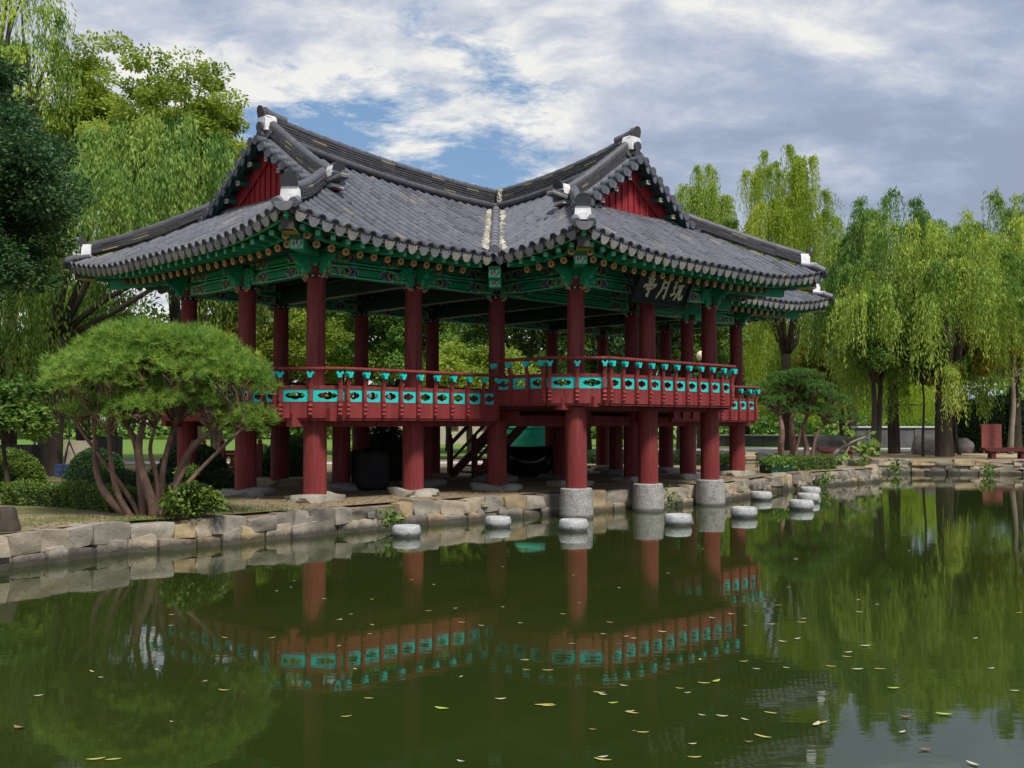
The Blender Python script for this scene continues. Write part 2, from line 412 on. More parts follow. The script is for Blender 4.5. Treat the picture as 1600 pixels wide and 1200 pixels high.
# vertical bedding at the meeting of the ridges and mortar edges of the two valleys
for sg in (-1, 1):
    mb = MB(); cc = (.47, .44, .36)
    P = lambda t, off: Vector((sg * -(HB + OV) * (1 - t) * 1, -OV + RA * t, 0))
    for side in (-1, 1):
        mb = MB()
        for i in range(42):
            t = .03 + .84 * i / 41
            x = -(HB + OV) * (1 - t); y = -OV + RA * t
            wd = .27
            px, py = (x - wd, y) if side < 0 else (x, y - wd)
            z = zmain(RA * t, RA, 0, 9)
            r = random.uniform(.042, .066)
            q = Vector((-sg * px, py, z + .10)) if sg < 0 else Vector((-px, py, z + .10))
            q = Vector((px * (1 if sg < 0 else -1), py, z + .10 + random.uniform(-.01, .02)))
            mb.box(q.x, q.y, q.z, r * 2.3, r * 2.3, r * 2.2, 0, kcol(*cc), Matrix.Translation(q) @ Matrix.Rotation(random.uniform(0, 3), 4, (random.random(), random.random(), 1)) @ Matrix.Translation(-q))
        mb.build('valley_mortar', [M['tile']], ROOF)
mb = MB()
for i in range(9):
    q = Vector((-.14, YR - .30, ZR + .06 + i * .055)); r = .06
    mb.box(q.x, q.y, q.z, .13, .13, .10, 0, (.40, .38, .31), Matrix.Translation(q) @ Matrix.Rotation(i * .7, 4, (0, .3, 1)) @ Matrix.Translation(-q))
mb.build('ridge_mortar', [M['tile']], ROOF)
# valley channel: stacked flat tiles with one big round tile row down the middle
for sg in (-1, 1):
    mb = MB(); N = 62
    for i in range(N):
        t = i / N * .93 - .012; x = -(HB + OV) * (1 - t); y = -OV + RA * t; z = zmain(RA * max(t, -.01), RA, 0, 9)
        dx, dy = (HB + OV), RA; l = math.hypot(dx, dy); dx /= l; dy /= l
        c = Vector((x, y, z + .10)); a = Vector((dy, -dx, 0)) * .27; f = Vector((dx, dy, .45)) * .05
        p = [c - a - f, c + a - f, c + a + f + Vector((0, 0, .0)), c - a + f]; p = [Vector((v.x * -sg, v.y, v.z)) if sg > 0 else v for v in p]
        mb.prism([v + Vector((0, 0, .012 * (i % 2))) for v in p], (0, 0, .03), 0, (.33, .32, .31) if i % 2 else (.035, .035, .04))
    path = []
    for i in range(13):
        t = -.025 + .93 * i / 12; v = Vector((-(HB + OV) * (1 - t), -OV + RA * t, zmain(RA * max(t, -.02), RA, 0, 9) + .18)); path.append(Vector((v.x * -sg, v.y, v.z)) if sg > 0 else v)
    for i in range(12): mb.tube([path[i], path[i + 1] * 1.0], [.112, .098], 12, 0, kcol(.15, .152, .18))
    mb.build('valley_channel', TM, ROOF, smooth=True, angle=45)

def mangwa(mb, P, out, w=.30, h=.40, c=(.045, .045, .05)):     # arched end tile, standing, leaning out
    out = Vector(out).normalized(); lat = Vector((out.y, -out.x, 0)).normalized(); up = Vector((0, 0, 1)) * .96 + out * .25
    pts = [P - lat * w / 2, P + lat * w / 2]
    for q in range(11):
        th = PI * q / 10; pts.append(P + lat * (w / 2 * math.cos(th)) + up * (h * .45 + h * .55 * math.sin(th)))
    mb.prism(pts, out * .05, 0, c)
def plaster_block(mb, P, out, w, h, d, m=1, c=(1, 1, 1)):
    out = Vector(out).normalized(); lat = Vector((out.y, -out.x, 0)).normalized()
    pts = [P - lat * w / 2 * 1.05, P + lat * w / 2 * 1.05, P + lat * w / 2 * .9 + Vector((0, 0, h * .8)), P + lat * w * .3 + Vector((0, 0, h)), P - lat * w * .3 + Vector((0, 0, h)), P - lat * w / 2 * .9 + Vector((0, 0, h * .8))]
    mb.prism(pts, -out * d, m, c)

# ---- wing ends: hips, verges, gables (written once, used for the three ends)
WING = {
 'A_left':  dict(T=lambda s, w: (-Lx + s, YR + w), out=Vector((-1, 0, 0)), R=RA, rl=lambda s: rla(Lx - s)),
 'A_right': dict(T=lambda s, w: (Lx - s, YR - w), out=Vector((1, 0, 0)), R=RA, rl=lambda s: rla(Lx - s)),
 'B':       dict(T=lambda s, w: (w, -BB + s), out=Vector((0, -1, 0)), R=RB, rl=lambda s: rlb(-BB + s)),
}
for wk, wg in WING.items():
    T, out, Rr, rl = wg['T'], wg['out'], wg['R'], wg['rl']
    def S(s, w, dz=0):
        x, y = T(s, w); b = Rr - abs(w)
        return Vector((x, y, zmain(b, Rr, rl(s), s + OV) + dz))
    def Hp(b, dz=0):                                  # hip line, b in from the corner
        pass
    lat = (Vector((*T(0, 1), 0)) - Vector((*T(0, 0), 0)))
    for sd in (-1, 1):
        # descending ridge along the verge
        w1 = Rr - OV - .28                            # lower end near the column line
        path = [];K = 10
        for i in range(K + 1):
            f = i / K; w = sd * (.16 + (w1 - .16) * f)
            path.append(S(.50 + .05 * f, w, .06 + .10 * max(0, f - .7)))
        ridge('descending_ridge', path, .12, 5, .08, .052, .095, TM)
        mb = MB(); e = path[-1]; dr = (path[-1] - path[-2]); dr.z = 0; dr.normalize()
        plaster_block(mb, e + dr * .22 + Vector((0, 0, .02)), dr, .30, .46, .24)
        for k in range(2): 
            q = e + dr * .235 + Vector((0, 0, .13 + .14 * k)) ; l2 = Vector((dr.y, -dr.x, 0))
            mb.beam(q - l2 * .155, q + l2 * .155, .05, .085, 0, (.035, .035, .04))
        mangwa(mb, e + dr * .20 + Vector((0, 0, .36)), dr, .28, .20)
        mb.build('ridge_end', [M['tile'], M['plaster']], ROOF)
        # hip ridge
        path = []; K = 9; bt = OV + .62
        for i in range(K + 1):
            b = bt + (.30 - bt) * i / K
            x, y = T(-OV + b, sd * (Rr - b)); path.append(Vector((x, y, zmain(b, Rr, rl(-OV + b), b) + .07)))
        ridge('hip_ridge', path, .12, 4, .06, .052, .092, TM)
        mb = MB(); e = path[-1]; dr = path[-1] - path[-2]; dr.z = 0; dr.normalize()
        plaster_block(mb, e + dr * .12, dr, .33, .32, .22); mangwa(mb, e + dr * .10 + Vector((0, 0, .27)), dr, .32, .25)
        l2 = Vector((dr.y, -dr.x, 0))
        for k in (-1, 1): mb.tube([e + dr * -.1 + l2 * k * .11 + Vector((0, 0, .03)), e + dr * .22 + l2 * k * .11 + Vector((0, 0, .0))], .075, 10, 0, (.15, .15, .17))
        plaster_block(mb, e + dr * .30 + Vector((0, 0, -.03)), dr, .24, .13, .2)
        x, y = T(-OV - .10, sd * (Rr + .10)); cz = zmain(0, Rr, 0, 0)
        cpt = Vector((x, y, cz))
        for k in (-1, 1): mb.tube([e + dr * .2 + l2 * k * .15, cpt - dr * .1 + l2 * k * .15 + Vector((0, 0, .05))], .09, 10, 0, (.15, .15, .17))
        pts = [cpt + l2 * (-.17 * math.cos(PI * q / 10)) - Vector((0, 0, .17 * math.sin(PI * q / 10))) + Vector((0, 0, .05)) for q in range(11)]
        mb.prism(pts, -dr * .07, 0, (.14, .14, .155))
        mb.build('ridge_end', [M['tile'], M['plaster']], ROOF, smooth=True, angle=40)
        # verge tiles poking out sideways over the bargeboard
        mb = MB(); nst = 11
        for i in range(nst):
            w = sd * (.12 + (Rr - OV - .62 + .75) * i / (nst - 1))
            p = S(.62, w, .07); q = p + out * .52 + Vector((0, 0, -.05))
            t = (S(.5, w + .05 * sd) - S(.5, w)).normalized()
            c = tilecol(); mb.tube([p, q], .088, 12, 0, c); mb.tube([q - out * .05, q + out * .02], .105, 12, 0, tuple(v * .8 for v in c))
            p2 = p + t * .11 - Vector((0, 0, .04)); q2 = p2 + out * .50 + Vector((0, 0, -.05))
            pts = [q2 + t * (-.10 * math.cos(PI * k / 8)) - Vector((0, 0, .16 * math.sin(PI * k / 8))) for k in range(9)]
            mb.prism(pts, -out * .03, 0, tuple(v * 1.25 for v in tilecol()))
            mb.beam(p2 + out * .02, q2, .2, .03, 0, c)
        mb.build('verge_tiles', TM, ROOF, smooth=True, angle=40)
        # bargeboard with soffit and projecting purlin ends
        mb = MB(); K = 8; w1 = Rr - OV + .12
        for i in range(K):
            wa, wb = sd * w1 * i / K, sd * w1 * (i + 1) / K
            pa, pb = S(.24, wa, -.10), S(.24, wb, -.10)
            mb.beam(pa, pb, .06, .20, 0, (.012, .07, .055), up=(0, 0, 1))
            mb.beam(S(.48, wa, -.03), S(.48, wb, -.03), .52, .03, 0, (.02, .06, .045))
        for i in range(4):
            w = sd * (.35 + i * .5); p = S(.56, w, -.27); q = p + out * .32
            mb.beam(p, q, .11, .09, 0, (.015, .11, .07)); mb.beam(q, q + out * .03, .12, .10, 0, (.42, .40, .36))
            mb.beam(q + out * .03, q + out * .034, .08, .035, 0, (.25, .05, .03))
        mb.build('bargeboard', [M['paint']], ROOF)
    # ridge tip
    e = S(.36, 0, 0); e = Vector((*T(.36, 0), ZR + rl(.36) - .06)); mb = MB()
    plaster_block(mb, e + out * .06 + Vector((0, 0, .22)), out, .36, .36, .30)
    l2 = Vector((out.y, -out.x, 0))
    for k, zz in ((0, .12), (0, .32)): mb.tube([e + Vector((0, 0, zz)) + out * -.1, e + out * .12 + Vector((0, 0, zz - .02))], [.11, .12], 12, 0, (.06, .06, .065))
    tip = [e - out * .55 + Vector((0, 0, .55)), e - out * .3 + Vector((0, 0, .575)), e - out * .1 + Vector((0, 0, .62)), e + out * .02 + Vector((0, 0, .67))]
    mb.tube(tip, [.11, .115, .12, .125], 12, 0, (.10, .10, .11))
    mangwa(mb, e + out * .0 + Vector((0, 0, .50)), out, .28, .30, (.075, .06, .062))
    mb.build('ridge_end', [M['tile'], M['plaster']], ROOF, smooth=True, angle=40)
    # gable wall of red boards
    s0 = PG + .02; hw = Rr - OV - PG + .62
    zb = zmain(OV + PG, Rr, rl(PG), 9) - .12
    apex = S(s0, 0, -.16); mb = MB()
    pts = [Vector((*T(s0, -hw), zb))]
    for i in range(-6, 7):
        w = hw * i / 6; p = S(s0, w, -.16); 
        if p.z > zb: pts.append(p)
    pts.append(Vector((*T(s0, hw), zb)))
    mb.prism(pts[::-1] if wk != 'X' else pts, -out * .06, 0)
    for i in range(-7, 8):
        w = i * .23; p = S(s0, w, -.30)
        if p.z > zb + .1: mb.beam(Vector((*T(s0 - .02, w), zb)), Vector((*T(s0 - .02, w), p.z)), .045, .035, 0, (1, 1, 1), up=out)
    for sd in (-1, 1):
        for i in range(6):
            wa, wb = sd * hw * i / 6, sd * hw * (i + 1) / 6
            pa, pb = S(s0 - .04, wa, -.26), S(s0 - .04, wb, -.26)
            if min(pa.z, pb.z) > zb - .1: mb.beam(pa, pb, .05, .30, 0)
    g = mb.build('gable', [M['gable']], ROOF)
    mb = MB(); pa = Vector((*T(s0 - .10, -hw - .25), zb + .03)); pb = Vector((*T(s0 - .10, hw + .25), zb + .03))
    for k in range(24):
        f = k / 24; f2 = (k + 1) / 24; sag = lambda f: Vector((0, 0, .16 * (2 * f - 1) ** 2))
        for j, (zz, cc) in enumerate(((.03, (.12, .12, .13)), (.075, (.30, .29, .27)), (.12, (.10, .10, .11)))):
            mb.beam(pa.lerp(pb, f) + sag(f) + Vector((0, 0, zz)), pa.lerp(pb, f2) + sag(f2) + Vector((0, 0, zz)), .22 - j * .03, .04, 0, kcol(*cc))
    mb.build('gable_flashing', TM, ROOF)

# ---- under the eaves
GR, LG, DG = (.022, .34, .175), (.045, .60, .33), (.010, .09, .06)
OR, PK, BL, WH, BK, YE, RD = (.50, .20, .06), (.52, .30, .20), (.035, .10, .30), (.50, .50, .44), (.006, .007, .008), (.45, .32, .06), (.20, .03, .02)
mb = MB(); N = 18; Lr = 1.75
mb.tube([(0, 0, -Lr), (0, 0, -.05)], .072, N, 0, DG); mb.tube([(0, 0, -.05), (0, 0, 0)], .074, N, 0, (.30, .12, .03), caps=False)
def ringpts(r, z): return [(r * math.cos(2 * PI * k / N), r * math.sin(2 * PI * k / N), z) for k in range(N)]
ro = [.074, .064, .030, .012]
for i in range(3):
    a, b = ringpts(ro[i], 0), ringpts(ro[i + 1], 0)
    for k in range(N):
        c = (.78, .44, .18) if i == 0 else (((.85, .50, .24) if k % 3 else (.50, .07, .03)) if i == 1 else (.10, .05, .03))
        mb.add([a[k], a[(k + 1) % N], b[(k + 1) % N], b[k]], [(0, 1, 2, 3)], 0, c)
mb.add(ringpts(.012, 0), [tuple(range(N))], 0, YE)
ME_RAFT = mb.mesh('rafter', [M['paint']], True, 40)
mb = MB(); 
mb.beam((0, 0, -1.1), (0, 0, 0), .095, .095, 0, GR, up=(0, 1, 0))
pat = ["ggggg", "gwwwg", "gwgwg", "gggwg", "gwwwg"]
for i in range(5):
    for j in range(5):
        a = .019; x0 = -.0475 + i * a; y0 = -.0475 + j * a
        mb.add([(x0, y0, .002), (x0 + a, y0, .002), (x0 + a, y0 + a, .002), (x0, y0 + a, .002)], [(0, 1, 2, 3)], 0, LG if pat[j][i] == 'g' else WH)
ME_FLY = mb.mesh('flying_rafter', [M['paint']])
def place_axis(me, name, inner, end, parent):
    d = (end - inner).normalized(); up = Vector((0, 0, 1)); x = up.cross(d).normalized(); y = d.cross(x)
    o = link(name, me, parent); o.matrix_basis = Matrix(((x.x, y.x, d.x, end.x), (x.y, y.y, d.y, end.y), (x.z, y.z, d.z, end.z), (0, 0, 0, 1))); return o
class Far:      # the rows out of sight, joined as one part
    def __init__(s): s.mb = MB()
    def put(s, me, inner, end):
        d = (end - inner).normalized(); x = Vector((0, 0, 1)).cross(d).normalized(); y = d.cross(x)
        mt = Matrix(((x.x, y.x, d.x, end.x), (x.y, y.y, d.y, end.y), (x.z, y.z, d.z, end.z), (0, 0, 0, 1)))
        s.mb.add([mt @ v.co for v in me.vertices], [tuple(p.vertices) for p in me.polygons], 0, DG)
farR, farF = Far(), Far()
for key, s in SL.items():
    near = key in ('frontL', 'endL', 'flankL', 'endB', 'frontR')
    amax = s.a1 if key[:5] not in ('front', 'flank') else (-(HB + OV) if key[:5] == 'front' else -OV)
    corner2 = amax == s.a1
    lo_c = s.a0 + OV + .1; hi_c = amax - OV - .1 if corner2 else amax + 2
    n = int(round((amax - s.a0) / .335)); st = (amax - s.a0) / n
    for i in range(n):
        a = s.a0 + (i + .5) * st; d = s.cd(a)
        if d < .30 or a > amax - .12 and not corner2: continue
        ai = min(max(a, lo_c), hi_c)
        x, y = s.P(a, .78); xi, yi = s.P(ai, 2.35)
        end = Vector((x, y, 5.29 + cl(d) * .80)); inn = Vector((xi, yi, 5.66))
        if near: place_axis(ME_RAFT, 'rafter', inn, end, EAVES)
        else: farR.put(ME_RAFT, inn, end)
        if d > .42:
            x, y = s.P(a, .24); x2, y2 = s.P(ai, 1.6)
            end = Vector((x, y, 5.335 + cl(d) * .92)); inn = Vector((x2, y2, 5.50 + cl(d) * .4))
            if near: place_axis(ME_FLY, 'flying_rafter', inn, end, EAVES)
            else: farF.put(ME_FLY, inn, end)
    # soffits and eave boards follow the curve
    ms = MB(); mb = MB(); K = max(8, int((amax - s.a0) / .22))
    def row(f): return s.a0 + (amax - s.a0) * f
    def SP(a, b, z, k):
        c2 = s.cd(a); b2 = min(b, c2) if (c2 < b) else b
        if not corner2 and s.bmin(a) == 0 and False: pass
        x, y = s.P(a, b2); return Vector((x, y, z + cl(c2) * k))
    for i in range(K):
        a, e = row(i / K), row((i + 1) / K)
        for (b0, z0, k0, b1, z1, k1) in ((.10, 5.405, .95, 1.0, 5.49, .7), (.72, 5.42, .80, 2.5, 5.76, .05)):
            vs = [SP(a, b0, z0, k0), SP(e, b0, z0, k0), SP(e, b1, z1, k1), SP(a, b1, z1, k1)]
            ms.add(vs, [(0, 1, 2, 3)])
        for (b, z, w, h, c, k) in ((.09, 5.43, .10, .085, (.10, .016, .014), .98), (.14, 5.395, .06, .03, LG, .95), (.72, 5.39, .06, .04, LG, .80), (.66, 5.43, .05, .04, RD, .82)):
            pa, pb = SP(a, b, z, k), SP(e, b, z, k)
            if (pb - pa).length > .02: mb.beam(pa, pb, w, h, 0, c)
    ms.build('soffit', [M['soffit']], EAVES); mb.build('eave_board', [M['paint']], EAVES)
farR.mb.build('rear_rafters', [M['paint']], EAVES, kind='stuff'); farF.mb.build('rear_flying_rafters', [M['paint']], EAVES, kind='stuff')

# corner and valley beams with white-on-green seal patterns on the ends
seal = ["1111111", "1010101", "1110111", "0010100", "1110111", "1010101", "1111111"]
def sealface(mb, c, lat, up, w, h):
    n = 9
    for i in range(n):
        for j in range(n):
            inn = 1 <= i <= 7 and 1 <= j <= 7
            ch = inn and ((seal[j - 1][i - 1] == '1') ^ ((i * j) % 5 == 3))
            x0, y0 = (i / n - .5) * w, (j / n - .5) * h
            mb.add([c + lat * x0 + up * y0, c + lat * (x0 + w / n) + up * y0, c + lat * (x0 + w / n) + up * (y0 + h / n), c + lat * x0 + up * (y0 + h / n)], [(0, 1, 2, 3)], 0, WH if ch else (LG if not inn else DG))
def corner_beam(ci, tip, valley=False):
    ci, tip = Vector(ci), Vector(tip); d = (tip - ci).normalized(); lat = Vector((d.y, -d.x, 0)).normalized(); mb = MB(); tot = (tip - ci).length
    if valley:
        # meets the two eaves in the re-entrant corner
        for k, (f, z, hh) in enumerate(((.93, 5.22, .25), (.80, 5.04, .20))):
            a = Vector((ci.x, ci.y, z + .2)); b = Vector((*(ci + (tip - ci) * f).xy, z)); mb.beam(a, b, .26, hh, 0, GR)
            dd = (b - a).normalized(); sealface(mb, b + dd * .004, lat, Vector((0, 0, 1)), .25, hh - .01)
    else:
        e1 = ci + d * (tot * .66); a = Vector((ci.x, ci.y, 5.52)); b = Vector((e1.x, e1.y, 5.36)); mb.beam(a, b, .22, .27, 0, GR)
        dd = (b - a).normalized(); sealface(mb, b + dd * .004, lat, Vector((0, 0, 1)), .25, .25)
        e2 = ci + d * (tot - .16); a = Vector((*(ci + d * .7).xy, 5.42)); b = Vector((e2.x, e2.y, 5.585)); mb.beam(a, b, .20, .24, 0, (.02, .16, .09))
        mb.beam(b - (b - a).normalized() * .1, b + (b - a).normalized() * .012, .235, .29, 0, (.055, .045, .04))
        mb.beam(b - (b - a).normalized() * .5 + Vector((0, 0, -.10)), b - (b - a).normalized() * .02 + Vector((0, 0, -.13)), .24, .03, 0, YE)
    mb.build('corner_beam' if not valley else 'valley_beam', [M['paint']], EAVES)
for sx in (-1, 1):
    corner_beam((sx * Lx, 0, 0), (sx * (Lx + OV), -OV, 0)); corner_beam((sx * Lx, D, 0), (sx * (Lx + OV), D + OV, 0))
    corner_beam((sx * HB, -BB, 0), (sx * (HB + OV), -BB - OV, 0)); corner_beam((sx * HB, 0, 0), (sx * (HB + OV), -OV, 0), True)

# ---- columns
GZ = .50
ZT = 5.0
def column_mesh(zb, floor, full=True, rl_=.235, ru=.192):
    mb = MB(); N = 20
    top = 5.34 if full else floor - .25
    pr = [(rl_ * 1.0, zb), (rl_, zb + .3), (rl_ * .985, floor - .12)] if True else []
    mb.lathe(pr, n=N)
    if full: mb.lathe([(ru * 1.02, floor - .12), (ru, (floor + ZT) / 2), (ru * .96, ZT), (ru * .80, ZT + .005), (ru * .78, top)], n=N)
    return mb.mesh('column', [M['red']], True, 35)
ZA, ZBf = 2.46, 2.80
ME_CA, ME_CB = column_mesh(.58, ZA), column_mesh(.62, ZBf)
ME_CAB = column_mesh(.58, ZBf); ME_CI = column_mesh(.55, ZA, False, .215); ME_CIB = column_mesh(.55, ZBf, False, .22)
mb = MB(); mb.lathe([(.196, -.035), (.200, -.03), (.200, .035), (.196, .04)], n=20, c=BK)
for k in range(10):
    a = 2 * PI * k / 10; mb.box(.202 * math.cos(a), .202 * math.sin(a), 0, .034, .034, .034, 0, (.55, .55, .52), Matrix.Rotation(PI / 4, 4, (math.cos(a), math.sin(a), 0)) if False else None)
ME_BAND = mb.mesh('head_band', [M['paint']], True, 30)
mb = MB(); mb.lathe([(.375, -1.2), (.372, .05), (.358, .45), (.345, .62), (.32, .64)], n=22, jit=.012); ME_PIER = mb.mesh('stone_pier', [M['granite']], True, 40)
def rockmesh(name, sx, sy, sz, seed, mat, n=6, p=5, amp=.12, paint=(.30, .27, .22)):
    rg = np.random.default_rng(seed); bm = bmesh.new(); bmesh.ops.create_cube(bm, size=2); bmesh.ops.subdivide_edges(bm, edges=bm.edges[:], cuts=n, use_grid_fill=True)
    ph = rg.uniform(0, 6, (3, 6)); fr = rg.uniform(.8, 3.2, (3, 3, 6))
    for v in bm.verts:
        c = v.co; k = (abs(c.x) ** p + abs(c.y) ** p + abs(c.z) ** p) ** (1 / p); c = c / k
        dn = [sum(math.sin(fr[i, 0, j] * c.x + fr[i, 1, j] * c.y + fr[i, 2, j] * c.z + ph[i, j]) for j in range(6)) / 6 for i in range(3)]
        v.co = Vector(((c.x + amp * dn[0] * 2) * sx / 2, (c.y + amp * dn[1] * 2) * sy / 2, (c.z + amp * dn[2] * 1.6) * sz / 2))
    me = bpy.data.meshes.new(name); bm.to_mesh(me); bm.free(); me.materials.append(mat)
    a = me.attributes.new('paint', 'FLOAT_COLOR', 'FACE'); a.data.foreach_set('color', list((*paint, 1)) * len(me.polygons))
    me.polygons.foreach_set('use_smooth', [True] * len(me.polygons)); me.set_sharp_from_angle(angle=R(40)); me.update(); return me
FOOT = [rockmesh('footing', 1.02, .80, .36, 11 + k, M['wall'], 5, 9, .22, paint=((.33, .30, .25), (.38, .31, .22), (.27, .26, .24))[k]) for k in range(3)]
cols = []
def col_at(x, y, me, foot='rock', band=True, k=[0]):
    o = link('column', me, PAV, (x, y, 0)); cols.append((x, y))
    if band: link('head_band', ME_BAND, o, (0, 0, ZT - .02))
    if foot == 'pier': link('stone_pier', ME_PIER, o, (0, 0, 0), random.uniform(0, 3))
    else:
        k[0] += 1; link('footing_stone', FOOT[k[0] % 3], o, (random.uniform(-.06, .06), random.uniform(-.08, .05), .455), random.choice((0.1, -.1, .2, 1.5, 1.7)) - PI / 4 * 0)
    return o
for i in range(-3, 4):
    col_at(i * BAY, D, ME_CA)
    if abs(i) == 3: col_at(i * BAY, YR, ME_CA); col_at(i * BAY, 0, ME_CA)
    else: col_at(i * BAY, YR, ME_CI, band=False)
    if abs(i) == 2: col_at(i * BAY, 0, ME_CA)
    if abs(i) == 1: col_at(i * BAY, 0, ME_CAB)
    if i == 0: col_at(0, 0, ME_CIB, band=False)
for i in (-1, 0, 1): col_at(i * BAY, -BB, ME_CB, 'pier')

# ---- painted beams
def danch(u, v, lng):
    e = min(u, 1 - u) * lng
    if v < .13 or v > .88: return (.07, .75, .42) if e > .62 else (YE if e < .2 else GR)
    if e < .20: return RD if e < .12 else BK
    if e < .36:
        return ((.50, .46, .26) if (int(v * 5) % 2 == 0) ^ (int(e * 18) % 2 == 0) else GR)
    if e < .66:
        q = abs(v - .5) * 2; k = (e - .36) / .3
        if q < .25 and .3 < k < .7: return OR if q < .14 else PK
        if abs(q - .6) < .14: return LG if int(k * 5) % 2 else (.55, .50, .36)
        return GR if int(k * 7 + v * 4) % 3 else DG
    w = e + .035 * math.sin(v * 9)
    if w < .70: return BK
    if w < .74: return OR
    if w < .775: return PK
    if w < .80: return BK
    if w < .85: return BL
    if w < .89: return (.22, .25, .40)
    if w < .92: return BK
    if w < .94: return WH
    if .13 <= v < .22 or .78 < v <= .88: return (.02, .02, .015)
    if v < .13 or v > .87: return LG
    return GR
def pbeam(mb, p, q, h, th, fn=danch, nv=9, cell=.035):
    p, q = Vector(p), Vector(q); d = q - p; Ln = d.length; d.normalize(); nrm = Vector((d.y, -d.x, 0)); nu = max(6, int(Ln / cell))
    for sgn in (1, -1):
        off = nrm * (th / 2 * sgn); n0 = len(mb.v)
        for i in range(nu + 1):
            for j in range(nv + 1): mb.v.append(tuple(p + d * (Ln * i / nu) + off + Vector((0, 0, h * j / nv))))
        for i in range(nu):
            for j in range(nv):
                a = n0 + i * (nv + 1) + j; f = (a, a + nv + 1, a + nv + 2, a + 1)
                mb.f.append(f if sgn > 0 else f[::-1]); mb.m.append(0); mb.c.append(fn((i + .5) / nu, (j + .5) / nv, Ln))
    for z, rev in ((0, 1), (h, 0)):
        v = [p + nrm * th / 2, q + nrm * th / 2, q - nrm * th / 2, p - nrm * th / 2]; v = [x + Vector((0, 0, z)) for x in v]
        mb.add(v if rev else v[::-1], [(0, 1, 2, 3)], 0, (.02, .075, .05) if rev else DG)
def plate(u, v, lng):
    e = min(u, 1 - u) * lng
    if e < .55: 
        q = math.sin(e * 24) * .5 + .5
        return (.30, .25, .16) if abs(v - .5) < .12 + .2 * q and int(e * 14) % 2 else ((.05, .08, .2) if q > .6 else DG)
    if e < .62: return OR
    if e < .68: return BL
    return (.010, .12, .07)
spans = []
for i in range(-3, 3):
    spans.append(((i * BAY, D), ((i + 1) * BAY, D)))
    if i not in (-1, 0): spans.append(((i * BAY, 0), ((i + 1) * BAY, 0)))
for sx in (-1, 1):
    spans += [((sx * Lx, 0), (sx * Lx, YR)), ((sx * Lx, YR), (sx * Lx, D)), ((sx * HB, -BB), (sx * HB, 0))]
spans += [((-HB, -BB), (0, -BB)), ((0, -BB), (HB, -BB)), ((-HB, 0), (HB, 0))]
for a, b in spans:
    mb = MB(); pbeam(mb, (*a, 5.03), (*b, 5.03), .25, .17)
    mb2 = MB(); 
    pbeam(mb, (*a, 5.325), (*b, 5.325), .25, .15)
    l = (Vector(b) - Vector(a)).length
    for f in (.36, .64):           # small blocks bridging the slot
        c = Vector(a).lerp(Vector(b), f); mb.box(c.x, c.y, 5.302, .2, .14, .048, 0, GR)
    mb.build('beam', [M['paint']], PAV)
for i in (-2, -1, 0, 1, 2):
    mb = MB(); mb.beam((i * BAY, .1, 5.22), (i * BAY, D - .1, 5.22), .24, .36, 0, (.015, .05, .05)); mb.build('cross_beam', [M['paint']], PAV)
mb = MB(); mb.box(0, YR, 5.62, 2 * Lx, D, .05); mb.box(0, -BB / 2 - .02, 5.62, 2 * HB, BB, .05)
for i in range(-22, 23): mb.box(i * .34, YR, 5.56, .1, D - .05, .1)
mb.build('ceiling', [M['ceil']], PAV)  # boards put in with a dark colour so the interior looks shaded

# ---- brackets at the column heads
def bracket(mb, base, d, up=Vector((0, 0, 1)), ln=.62, sc_=1.0, low=True):
    d = Vector(d).normalized(); n = Vector((d.y, -d.x, 0)); P = lambda r, z: Vector(base) + d * r * sc_ + up * z * sc_
    w = .055
    def ribbon(pts, rad, c):
        mb.tube([P(*p) for p in pts], rad, 7, 0, c)
    body = [(.12, .02), (.20, -.02), (.30, .06), (.40, .20), (.56, .25), (ln + .10, .34), (ln + .02, .36), (.52, .36), (.3, .40), (.12, .40)]
    mb.prism([P(r, z) - n * w / 2 for r, z in body], n * w, 0, GR)
    # curling scrolls
    for (cx, cz, r0, tn) in ((.25, .04, .085, 1.2), (.40, .17, .075, 1.3)):
        pts = [(cx + (r0 * (1 - k / 14)) * math.cos(-.6 + tn * 2 * PI * k / 14), cz + (r0 * (1 - k / 14)) * math.sin(-.6 + tn * 2 * PI * k / 14)) for k in range(13)]
        ribbon(pts, .022 * sc_, LG)
    ribbon([(.13, .42), (.3, .40), (.5, .36), (ln, .36), (ln + .14, .40)], [.02, .024, .022, .018, .006], LG)
    ribbon([(.14, -.06), (.20, -.09), (.27, -.06), (.34, .0)], [.03, .03, .022, .008], PK)
    ribbon([(.16, -.03), (.23, -.05), (.31, .01)], [.02, .02, .006], OR)
